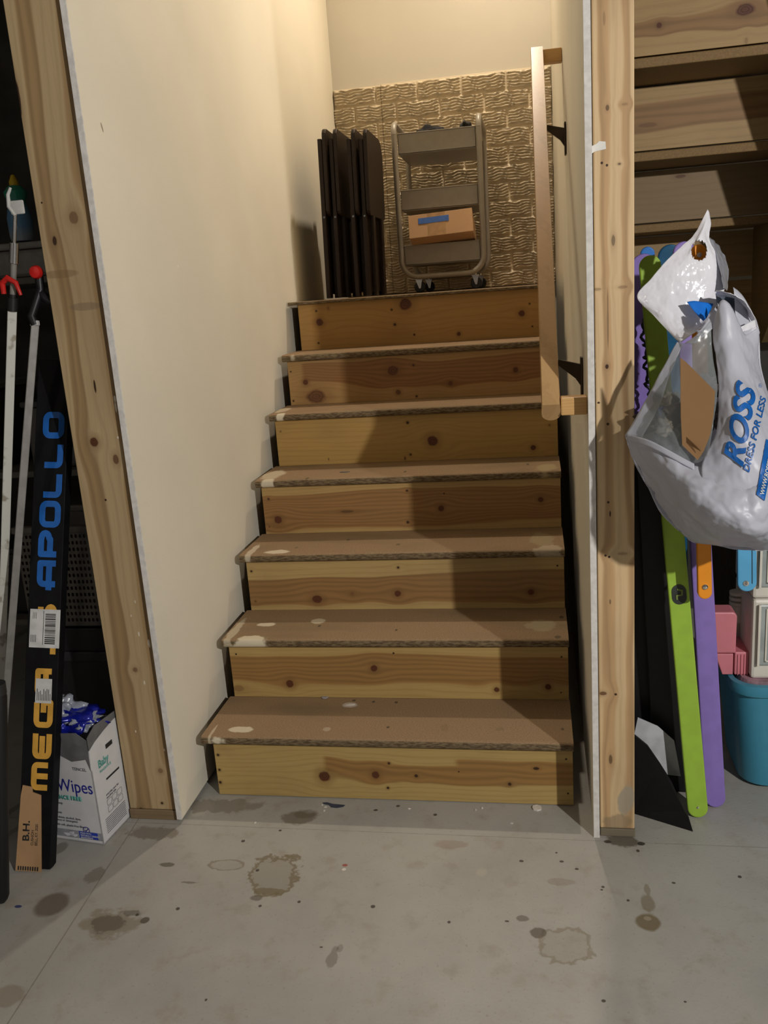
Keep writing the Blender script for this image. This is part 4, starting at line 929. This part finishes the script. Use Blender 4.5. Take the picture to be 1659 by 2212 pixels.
# pink toy: tall rounded block with ribbed base, standing in the bin
t = thing('toy_house', (1.47, .2, zr-.12), 'pink plastic toy with a ribbed base standing in the turquoise bin', 'toy')
pl = oy(1549, 1440, .13); x0p = oy(1546, 1400, .13).x; x1p = oy(1592, 1400, .13).x; x2p = oy(1612, 1400, .13).x
ztp = oy(1570, 1326, .13).z; zmp = oy(1590, 1415, .13).z; zbp = zr+.003
m = MB(); pts = [(x0p, zmp), (x1p, zmp), (x1p, ztp-.012)]+arc((x1p-.012, ztp-.012), .012, 0, 90, 5)+[(x0p-.005, ztp)]
m.prism(pts, .06, frame((0, .20, 0), (1, 0, 0), y=(0, 0, 1)), .004); m.build('rounded_block', PINK, t)
m = MB(); m.prism([(x0p, zmp-.002), (x1p-.006, zmp-.002), (x1p-.006, zbp), (x0p+.02, zbp), (x0p+.004, zmp-.012)], .05, frame((0, .19, 0), (1, 0, 0), y=(0, 0, 1)), .002)
m.box((x1p-.003, .139, zbp), (x2p+.01, .30, zmp+.004), .003)
for k in range(6): m.box((x1p+.004+k*.008, .136, zbp), (x1p+.006+k*.008, .140, zmp-.002), .0005)
m.build('ribbed_base', PINK, t)
o = loft([(rr3(bx0+.042, by0+.040, bx1-.042, by1-.040, .045), .012), (rr3(bx0+.018, by0+.020, bx1-.018, by1-.020, .045), zr-.012), (rr3(bx0+.024, by0+.026, bx1-.024, by1-.026, .04), zr+.002)], (True, True)).build('toy_pile', plain('toy_mix', srgb(150, 120, 130), .6, var=.5, scale=18)); tag(o, 'mixed pastel toys filling the turquoise bin up to its rim', 'toys')
# white tube rising behind
t = thing('toy_post', (1.5, .26, zr-.1), 'cream plastic tube with ridged collar rising behind the pink toy', 'toy')
cq = oy(1591, 1370, .26); ct = oy(1591, 1285, .26)
MB().lathe([(.004, 0), (.018, .006), (.018, ct.z-cq.z+.02-.03), (.016, ct.z-cq.z-.005)], Matrix.Translation((cq.x, .26, zr+.003)), 20).build('tube_body', CREAM, t, True)
h0 = ct.z-.028; m = MB()
for k in range(3): m.lathe([(.015, 0), (.021, .002), (.021, .010), (.016, .012)], Matrix.Translation((cq.x, .26, h0+k*.014)), 20)
m.build('collar', CREAM, t, True); MB().lathe([(.018, 0), (.018, h0-zr-.02)], Matrix.Translation((cq.x, .26, zr+.02)), 20).build('tube_middle', CREAM, t, True)
# cream drawer units at the frame edge, stacked in the bin
def drawer_unit(z0, z1, x0, lb, deep=.20, clear=True):
    t = thing('drawer_box', (x0+.1, .24, z0), lb, 'drawer box')
    MB().box((x0, .115, z0), (x0+.22, .115+deep, z1), .008).build('case', CREAM, t)
    m = MB(); m.box((x0+.012, .108, z0+(z1-z0)*.18), (x0+.21, .116, z1-.012), .004); m.build('clear_front', plain('frosted_front', srgb(150, 158, 156), .25, 0, .6), t)
    m = MB()
    zz0, zz1 = z0+(z1-z0)*.18, z1-.012
    m.box((x0+.012, .104, zz0), (x0+.018, .109, zz1), .001); m.box((x0+.030, .104, zz0+.012), (x0+.034, .108, zz1-.010), .001)
    m.box((x0+.030, .104, zz0+.012), (x0+.21, .108, zz0+.016), .001); m.build('front_ribs', CREAM, t)
    return t
xe = oy(1624, 1380, .115).x
zA, zB, zC = zr+.003, oy(1640, 1295, .11).z, oy(1640, 1150, .11).z
drawer_unit(zA, zB-.002, xe, 'cream drawer box standing in the turquoise bin, right of the pink toy')
drawer_unit(zB, zC, xe-.002, 'upper cream drawer box with clear front, on top of the other at right edge')
# sky blue arm, linked to the violet plank by a rod behind the bag
s0 = oy(1613, 1276, .06); s1 = oy(1612, 1040, .06)
Ms = slat(FOLD, 'sky_blue_arm', (s0, s1), .044, .014, SKY)
m = MB(); m.lathe([(.001, 0), (.007, 0), (.007, .002), (.003, .0025), (.001, .001)], Ms @ Matrix.Translation((-.003, .022, .007)), 16); m.build('bolt', M['chrome'], FOLD)
MB().box((.010, .02, .0065), (.012, .12, .0075), .0003, Ms).build('groove', M['black'], FOLD)
q_ = s1-(s1-s0).normalized()*.03; r_ = u0.lerp(u1, (q_.z-u0.z)/(u1.z-u0.z))
MB().tube([q_+Vector((0, .008, 0)), Vector((r_.x, q_.y+.012, q_.z)), r_], .006, 10).build('link_rod', M['chrome'], FOLD)
# under-stair shelf with dark goods at the far right
t = thing('storage_shelf', (1.9, .9, 0), 'dark shelf under the upper stairs at the right edge', 'shelf')
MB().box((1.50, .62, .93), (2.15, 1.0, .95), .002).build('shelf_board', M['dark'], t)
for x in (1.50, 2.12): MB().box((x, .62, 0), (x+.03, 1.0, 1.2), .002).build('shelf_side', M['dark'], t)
o = MB().box((1.55, .66, .951), (1.85, .95, 1.10), .01).build('dark_box', plain('dark_box', (.02, .018, .016), .7)); tag(o, 'dark box on the shelf behind the printed bag', 'box')
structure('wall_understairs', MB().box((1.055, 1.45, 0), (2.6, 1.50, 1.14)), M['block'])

# ------------------------------------------------------------------ bags hanging in front of the slats
def plastic(name, col, trans=.35, alpha=1.0, rough=.28, cold=(.9, .93, 1)):
    b = NB(name, rough, 0, .55); b.color(col)
    nt = b.nt; out = nt.nodes['Material Output']
    tr = nt.nodes.new('ShaderNodeBsdfTranslucent'); tr.inputs[0].default_value = (*col, 1)
    mx = nt.nodes.new('ShaderNodeMixShader'); mx.inputs[0].default_value = trans
    nt.links.new(b.p.outputs[0], mx.inputs[1]); nt.links.new(tr.outputs[0], mx.inputs[2])
    last = mx
    if alpha < 1:
        tp = nt.nodes.new('ShaderNodeBsdfTransparent'); m2 = nt.nodes.new('ShaderNodeMixShader'); m2.inputs[0].default_value = alpha
        nt.links.new(tp.outputs[0], m2.inputs[1]); nt.links.new(mx.outputs[0], m2.inputs[2]); last = m2
    nt.links.new(last.outputs[0], out.inputs[0]); return b.mat
BAGW = plastic('bag_film_white', srgb(216, 218, 228), .35, .90, .38); GLOSS = plastic('mailer_white', srgb(236, 236, 243), .06, 1, .14); CLEAR = plastic('bag_film_clear', srgb(176, 184, 186), .3, .36, .2)
GREYIN = plain('bag_inside_grey', srgb(120, 130, 142), .5, var=.15, scale=12)
def net(rows): return [[oy(x, y, Y) for x, y, Y in r] for r in rows]
YB_ = -.30
bag = thing('shopping_bag', (1.30, YB_+.05, .85), 'translucent white shopping bag with blue lettering, stuffed with trash, hanging by the right post', 'bag')
# lower pouch: from lip line to the bottom
front = net([
    [(1352, 940, -.24), (1420, 962, -.31), (1500, 1005, -.35), (1580, 1010, -.37), (1660, 1000, -.36), (1740, 960, -.26)],
    [(1366, 985, -.23), (1430, 1010, -.33), (1505, 1050, -.40), (1590, 1070, -.43), (1665, 1060, -.41), (1740, 1030, -.26)],
    [(1395, 1046, -.22), (1450, 1070, -.33), (1515, 1100, -.42), (1600, 1125, -.45), (1670, 1120, -.42), (1735, 1090, -.26)],
    [(1440, 1118, -.20), (1478, 1130, -.30), (1530, 1145, -.38), (1605, 1160, -.41), (1670, 1160, -.38), (1725, 1130, -.24)],
    [(1480, 1158, -.17), (1500, 1172, -.20), (1545, 1178, -.24), (1600, 1186, -.25), (1660, 1188, -.24), (1710, 1160, -.19)]])
pf = crumple('bag_pouch', front, 90, 56, BAGW, bag, .006, 2.0, .0006, freq=24)
back = net([
    [(1352, 940, -.24), (1440, 880, -.10), (1500, 860, -.08), (1580, 860, -.08), (1660, 870, -.08), (1740, 960, -.26)],
    [(1366, 985, -.23), (1430, 1000, -.10), (1500, 1020, -.07), (1590, 1040, -.07), (1665, 1040, -.08), (1740, 1030, -.26)],
    [(1395, 1046, -.22), (1450, 1060, -.12), (1515, 1090, -.09), (1600, 1110, -.09), (1670, 1110, -.10), (1735, 1090, -.26)],
    [(1440, 1118, -.20), (1478, 1126, -.14), (1530, 1140, -.12), (1605, 1150, -.12), (1670, 1150, -.13), (1725, 1130, -.24)],
    [(1480, 1158, -.17), (1500, 1172, -.17), (1545, 1178, -.17), (1600, 1186, -.17), (1660, 1188, -.17), (1710, 1160, -.19)]])
crumple('bag_back', back, 50, 34, BAGW, bag, .004, 6.0, .0006, freq=14)
# printed right panel rising to the handle
panel = net([
    [(1536, 700, -.24), (1556, 650, -.25), (1580, 660, -.25), (1610, 720, -.24), (1640, 705, -.21)],
    [(1545, 775, -.27), (1568, 760, -.28), (1596, 770, -.28), (1626, 790, -.26), (1642, 790, -.21)],
    [(1552, 850, -.31), (1580, 850, -.33), (1610, 850, -.33), (1642, 850, -.29), (1662, 850, -.22)],
    [(1546, 930, -.34), (1582, 930, -.37), (1622, 930, -.37), (1664, 925, -.33), (1700, 910, -.24)],
    [(1516, 1000, -.36), (1572, 1012, -.39), (1625, 1010, -.395), (1680, 995, -.36), (1735, 970, -.26)],
    [(1520, 1060, -.395), (1585, 1075, -.425), (1640, 1080, -.425), (1690, 1065, -.37), (1740, 1030, -.25)],
    [(1530, 1120, -.37), (1585, 1125, -.41), (1640, 1130, -.40), (1690, 1110, -.34), (1730, 1080, -.22)]])
pp = crumple('printed_panel', panel, 60, 80, BAGW, bag, .0040, 4.0, .0006, freq=24)
# right handle strap behind
strap = net([
    [(1585, 620, -.16), (1605, 640, -.15), (1635, 690, -.15)],
    [(1590, 700, -.17), (1620, 710, -.16), (1641, 720, -.16)],
    [(1600, 800, -.18), (1625, 800, -.18), (1644, 790, -.18)],
    [(1620, 900, -.20), (1645, 900, -.20), (1662, 860, -.20)]])
crumple('handle', strap, 16, 24, BAGW, bag, .003, 9.0, .0006, freq=18)
# clear left film, gathered at the neck
film = net([
    [(1466, 735, -.25), (1480, 742, -.27), (1500, 735, -.28), (1536, 690, -.27)],
    [(1432, 800, -.25), (1452, 820, -.28), (1480, 830, -.30), (1540, 770, -.29)],
    [(1395, 870, -.245), (1425, 890, -.29), (1470, 910, -.32), (1549, 850, -.32)],
    [(1352, 940, -.24), (1420, 962, -.31), (1495, 1000, -.35), (1528, 985, -.37)]])
crumple('clear_film', film, 40, 40, CLEAR, bag, .004, 12.0, .0005, freq=22)
edge = net([[(1462, 738, -.251), (1474, 745, -.26)], [(1428, 800, -.251), (1446, 812, -.265)], [(1390, 872, -.246), (1420, 884, -.27)], [(1350, 940, -.241), (1385, 945, -.27)]])
crumple('gathered_edge', edge, 8, 40, BAGW, bag, .002, 15.0, .0006, freq=30)
lipn = net([[(1352, 938, -.243), (1400, 950, -.295), (1450, 975, -.33), (1500, 1002, -.352)], [(1354, 950, -.245), (1402, 966, -.30), (1452, 990, -.338), (1500, 1016, -.36)]])
crumple('folded_lip', lipn, 40, 4, BAGW, bag, .002, 18.0, .0012, freq=20)
# lettering wrapped on the printed panel
def bvh_of(objs):
    vs, fs = [], []
    for o in objs:
        b = Vector((0, 0, 0)); p = o.parent
        while p is not None: b += p.location; p = p.parent
        n = len(vs); vs += [v.co+b for v in o.data.vertices]; fs += [[n+i for i in pl.vertices] for pl in o.data.polygons]
    return BVHTree.FromPolygons(vs, fs)
tree = bvh_of([pf, pp])
def wrap_bm(bm, off, fallbackY):
    for v in bm.verts:
        x, y = v.co.x, v.co.y; d = ray(x, y).normalized()
        loc, nr, _, dist = tree.ray_cast(C0, d)
        if loc is None: loc = oy(x, y, fallbackY)
        v.co = loc - d*off
def wrap_text(body, px, py, size, ang, name, mat, shear=0, bold=0, sx=1, parent=None, off=.0016, sp=1.0):
    me = text_mesh(body, 1.0, shear, bold, sp); bm = bmesh.new(); bm.from_mesh(me); bpy.data.meshes.remove(me)
    bmesh.ops.triangulate(bm, faces=bm.faces[:])
    for _ in range(2):
        L_ = [e for e in bm.edges if e.calc_length() > .18]
        if L_: bmesh.ops.subdivide_edges(bm, edges=L_, cuts=1)
        bmesh.ops.triangulate(bm, faces=[f for f in bm.faces if len(f.verts) > 3])
    ca, sa = math.cos(math.radians(ang)), math.sin(math.radians(ang))
    for v in bm.verts:
        x, y = v.co.x*size*sx, v.co.y*size
        v.co = Vector((px+x*ca-y*sa*1, py-(x*sa+y*ca), 0))
    wrap_bm(bm, off, -.38)
    me = bpy.data.meshes.new(name); bm.to_mesh(me); bm.free(); return link(name, me, mat, parent)
PB = plain('bag_print_blue', srgb(22, 92, 168), .4)
wrap_text('ROSS', 1603, 1012, 62, 80, 'blue_lettering', PB, .45, .03, 1.16, bag, .0042)
wrap_text('DRESS FOR LESS', 1618, 1022, 19, 77, 'blue_lettering', PB, .3, .02, 1.22, bag, .0034)
wrap_text('®', 1646, 838, 12, 74, 'blue_lettering', PB, 0, 0, 1, bag)
def wrap_poly(pts, name, mat, off):
    bm = bmesh.new(); f = bm.faces.new([bm.verts.new((x, y, 0)) for x, y in pts])
    for _ in range(4): bmesh.ops.subdivide_edges(bm, edges=bm.edges[:], cuts=1, use_grid_fill=True)
    wrap_bm(bm, off, -.38); me = bpy.data.meshes.new(name); bm.to_mesh(me); bm.free(); return link(name, me, mat, bag)
wrap_poly([(1634, 1068), (1652, 1082), (1676, 960), (1655, 948)], 'blue_web_box', PB, .0032)
wrap_text('WWW.ROSSSTORES.COM', 1650, 1070, 13, 77, 'web_text', lab, .2, .02, .92, bag, .0052)
# trash inside: torn papers
rng = random.Random(12)
ins = thing('paper_scraps', (1.18, -.18, .95), 'crumpled dark and pale paper scraps inside the clear side of the shopping bag', 'trash')
for k, (x, y, Y, rx, col) in enumerate([(1440, 880, -.17, .030, srgb(120, 112, 100)), (1425, 905, -.18, .034, srgb(60, 48, 40)), (1462, 905, -.16, .032, srgb(54, 42, 36)), (1450, 870, -.14, .020, srgb(186, 180, 168)), (1418, 888, -.20, .012, srgb(36, 60, 110)), (1470, 940, -.18, .030, srgb(110, 106, 90)), (1520, 830, -.20, .022, srgb(196, 176, 172)), (1440, 925, -.20, .022, srgb(150, 138, 120)), (1545, 900, -.22, .03, srgb(90, 84, 78))]):
    c = oy(x, y, Y); lump('scrap', (c.x, c.y, c.z, rx, rx*.7, rx*.75), plain('scrap_paper', col, .8), ins, seed=k*3+1, amp=.7)
def flatpiece(name, pts, Y0, Y1, th, mat, parent=None):
    """flat stiff sheet; Y varies linearly with x in the given pixel outline"""
    xs = [p[0] for p in pts]; a, b_ = min(xs), max(xs)
    P3 = [oy(x, y, Y0+(Y1-Y0)*(x-a)/(b_-a)) for x, y in pts]
    tt = bmesh.new(); f = tt.faces.new([tt.verts.new(p) for p in P3]); r = bmesh.ops.extrude_face_region(tt, geom=[f])
    bmesh.ops.translate(tt, vec=(0, th, 0), verts=[v for v in r['geom'] if isinstance(v, bmesh.types.BMVert)]); return MB().add(tt).build(name, mat, parent)
t = thing('cardboard_piece', oy(1505, 900, -.33), 'flat brown cardboard piece poking out of the shopping bag', 'cardboard')
CB2 = plain('kraft_board', srgb(190, 148, 104), .75, var=.04, scale=8)
flatpiece('board', [(1470, 773), (1482, 782), (1545, 845), (1541, 900), (1534, 940), (1520, 975), (1507, 994), (1474, 962), (1471, 900)], -.335, -.385, .003, CB2, t)
flatpiece('white_border', [(1479, 939), (1482, 938), (1517, 974), (1515, 978), (1480, 958)], -.3395, -.3655, .0006, plain('pale_print', srgb(214, 196, 168), .7), t)
flatpiece('printed_strip', [(1482, 943), (1513, 973), (1513, 975), (1482, 956)], -.3430, -.3680, .0006, plain('brown_print', srgb(120, 88, 54), .7), t)
flatpiece('slot', [(1481, 862), (1483, 862), (1483, 888), (1481, 888)], -.3420, -.3425, .0006, ink, t)

# glossy white mailer bag draped over the orange arm --------------------
mail = thing('mailer_bag', oy(1480, 640, -.10), 'glossy white torn plastic mailer bag draped over the orange arm', 'bag')
fl_ = net([
    [(1529, 452, -.060), (1531, 455, -.060), (1533, 460, -.060), (1535, 470, -.062), (1536, 480, -.064)],
    [(1500, 505, -.085), (1507, 507, -.090), (1514, 508, -.095), (1524, 512, -.090), (1533, 516, -.08)],
    [(1474, 530, -.10), (1484, 545, -.11), (1494, 552, -.115), (1535, 556, -.11), (1548, 548, -.095)],
    [(1440, 562, -.115), (1462, 580, -.125), (1490, 592, -.125), (1534, 598, -.12), (1556, 590, -.10)],
    [(1408, 600, -.122), (1440, 622, -.132), (1485, 636, -.135), (1530, 640, -.125), (1566, 624, -.10)],
    [(1376, 641, -.125), (1420, 660, -.138), (1475, 675, -.145), (1520, 680, -.135), (1552, 655, -.11)],
    [(1412, 682, -.135), (1440, 694, -.152), (1478, 706, -.165), (1506, 706, -.165), (1538, 676, -.14)],
    [(1464, 738, -.19), (1470, 738, -.20), (1484, 728, -.20), (1500, 718, -.195), (1520, 706, -.18)]])
o = crumple('bag_front', fl_, 90, 110, GLOSS, mail, .0022, 21.0, .0007, freq=34)
# tear the round hole that lets the orange arm show
bm = bmesh.new(); bm.from_mesh(o.data); bs = mail.location
kill = []
for f in bm.faces:
    c = f.calc_center_median()+bs; v = c-C0; x = CX+F*v.dot(RT)/v.dot(FW); y = CY-F*v.dot(UP)/v.dot(FW)
    if ((x-1510)/17.5)**2+((y-541)/22)**2 < 1+.12*math.sin(x*.9)+.1*math.sin(y*.7): kill.append(f)
bmesh.ops.delete(bm, geom=kill, context='FACES'); bm.to_mesh(o.data); bm.free()
bk = net([
    [(1534, 512, -.075), (1545, 520, -.05), (1556, 532, .0), (1568, 552, .02)],
    [(1550, 552, -.10), (1560, 560, -.06), (1568, 568, -.01), (1574, 584, .02)],
    [(1558, 592, -.12), (1564, 600, -.08), (1570, 604, -.03), (1574, 612, .01)],
    [(1564, 622, -.14), (1568, 624, -.10), (1570, 626, -.06), (1572, 628, -.01)]])
crumple('bag_fold', bk, 30, 40, plastic('mailer_fold', srgb(178, 182, 194), .2, 1, .2), mail, .003, 33.0, .0007, freq=34)
bpz = net([[(1484, 652, -0.165), (1500, 650, -0.163), (1522, 653, -0.157), (1541, 656, -0.142)], [(1496, 668, -0.171), (1508, 668, -0.169), (1524, 668, -0.163), (1536, 668, -0.149)], [(1510, 684, -0.177), (1514, 683, -0.175), (1522, 682, -0.171), (1530, 680, -0.159)], [(1519, 693, -0.181), (1521, 692, -0.180), (1523, 690, -0.177), (1526, 688, -0.173)]])
crumple('blue_patch', bpz, 12, 12, plain('patch_blue', srgb(24, 112, 210), .3), mail, .0004, 3, .0008)
# torn tube-like handle: open ring of film with a grey inside
ring = net([
    [(1545, 628, -.17), (1566, 632, -.20), (1590, 640, -.21), (1610, 656, -.20), (1632, 690, -.17)],
    [(1548, 640, -.165), (1566, 642, -.16), (1590, 648, -.15), (1606, 664, -.15), (1622, 694, -.16)]])
crumple('torn_rim', ring, 50, 6, GLOSS, mail, .0025, 41, .001, freq=60)
rl = net([
    [(1548, 655, -.19), (1560, 690, -.225), (1575, 702, -.235), (1598, 706, -.235), (1634, 690, -.19)],
    [(1552, 668, -.19), (1562, 700, -.222), (1580, 714, -.232), (1602, 718, -.232), (1636, 706, -.19)]])
crumple('torn_rim', rl, 50, 6, GLOSS, mail, .0022, 44, .001, freq=60)
inn = net([
    [(1546, 634, -.165), (1575, 636, -.15), (1600, 650, -.14), (1630, 690, -.155)],
    [(1550, 660, -.15), (1575, 662, -.11), (1600, 676, -.11), (1628, 698, -.15)],
    [(1556, 690, -.17), (1578, 700, -.17), (1602, 706, -.17), (1630, 704, -.165)]])
crumple('bag_inside', inn, 24, 20, GREYIN, mail, .002, 47, .0007, freq=20)
tw = net([
    [(1500, 716, -.235), (1512, 712, -.24), (1526, 694, -.235), (1545, 664, -.21)],
    [(1505, 722, -.235), (1520, 720, -.245), (1536, 700, -.24), (1552, 672, -.21)],
    [(1478, 742, -.24), (1500, 740, -.25), (1534, 715, -.245), (1556, 690, -.22)]])
crumple('twisted_neck', tw, 30, 20, BAGW, mail, .003, 51, .0007, freq=45)

# ------------------------------------------------------------------ debris
def chipobj(x, y, z, pts, mat, name, label, cat, th=.0012, rot=0):
    c = oz(x, y, z); m = MB(); m.prism(pts, th, Matrix.Translation((c.x, c.y, z+.0004)) @ Matrix.Rotation(rot, 4, 'Z'))
    o = m.build(name, mat); return tag(o, label, cat)
sl = plain('slate_scrap', srgb(74, 78, 84), .7)
chipobj(745, 1020, 4*H, [(-.018, -.003), (-.012, .004), (.002, .004), (.018, .001), (.008, -.006), (-.006, -.007)], sl, 'plastic_scrap', 'small dark grey scrap lying on the fourth tread', 'scrap')
chipobj(722, 1740, 0, [(-.035, .010), (-.022, .012), (-.006, .006), (.012, .004), (.030, .002), (.026, -.006), (.010, -.012), (-.006, -.010), (-.016, .001), (-.030, .004)], plain('blue_grey_scrap', srgb(58, 66, 84), .7), 'plastic_scrap', 'blue-grey scrap on the floor against the bottom riser', 'scrap')
o = MB().lathe([(.003, 0), (.010, 0), (.011, .002), (.009, .004), (.003, .003)], Matrix.Translation(oz(703, 1505, H)+Vector((0, -.006, .0004))), 20).build('screw_cap', plain('cap_grey', srgb(150, 144, 148), .5)); tag(o, 'small round grey cap at the back of the first tread', 'cap')
ww = plain('white_chip', srgb(218, 212, 202), .8)
chipobj(1160, 1747, 0, [(.012*math.cos(k*.8)*(1+.2*(k % 2)), .011*math.sin(k*.8)*(1+.15*((k+1) % 2))) for k in range(8)], ww, 'plaster_chip', 'largest white plaster chip on the floor by the bottom riser', 'debris', .004)
chipobj(757, 1523, H, [(-.014, -.004), (-.004, .004), (.013, .006), (.014, 0), (.0, -.005)], ww, 'plaster_chip', 'flat white chip near the back of the first tread', 'debris')
k = 0
for (x, y) in [(703, 1744), (700, 1752), (696, 1740), (884, 1748), (1042, 1746), (1028, 1750), (1105, 1779), (551, 1778)]:
    o = chipobj(x, y, 0, [(-.004, -.002), (0, .003), (.004, .001), (.002, -.003)], ww, 'plaster_chip', 'tiny white plaster chip scattered on the floor before the bottom riser', 'debris', .0015, k); o['group'] = 'tiny plaster chips before the bottom riser'; k += 1
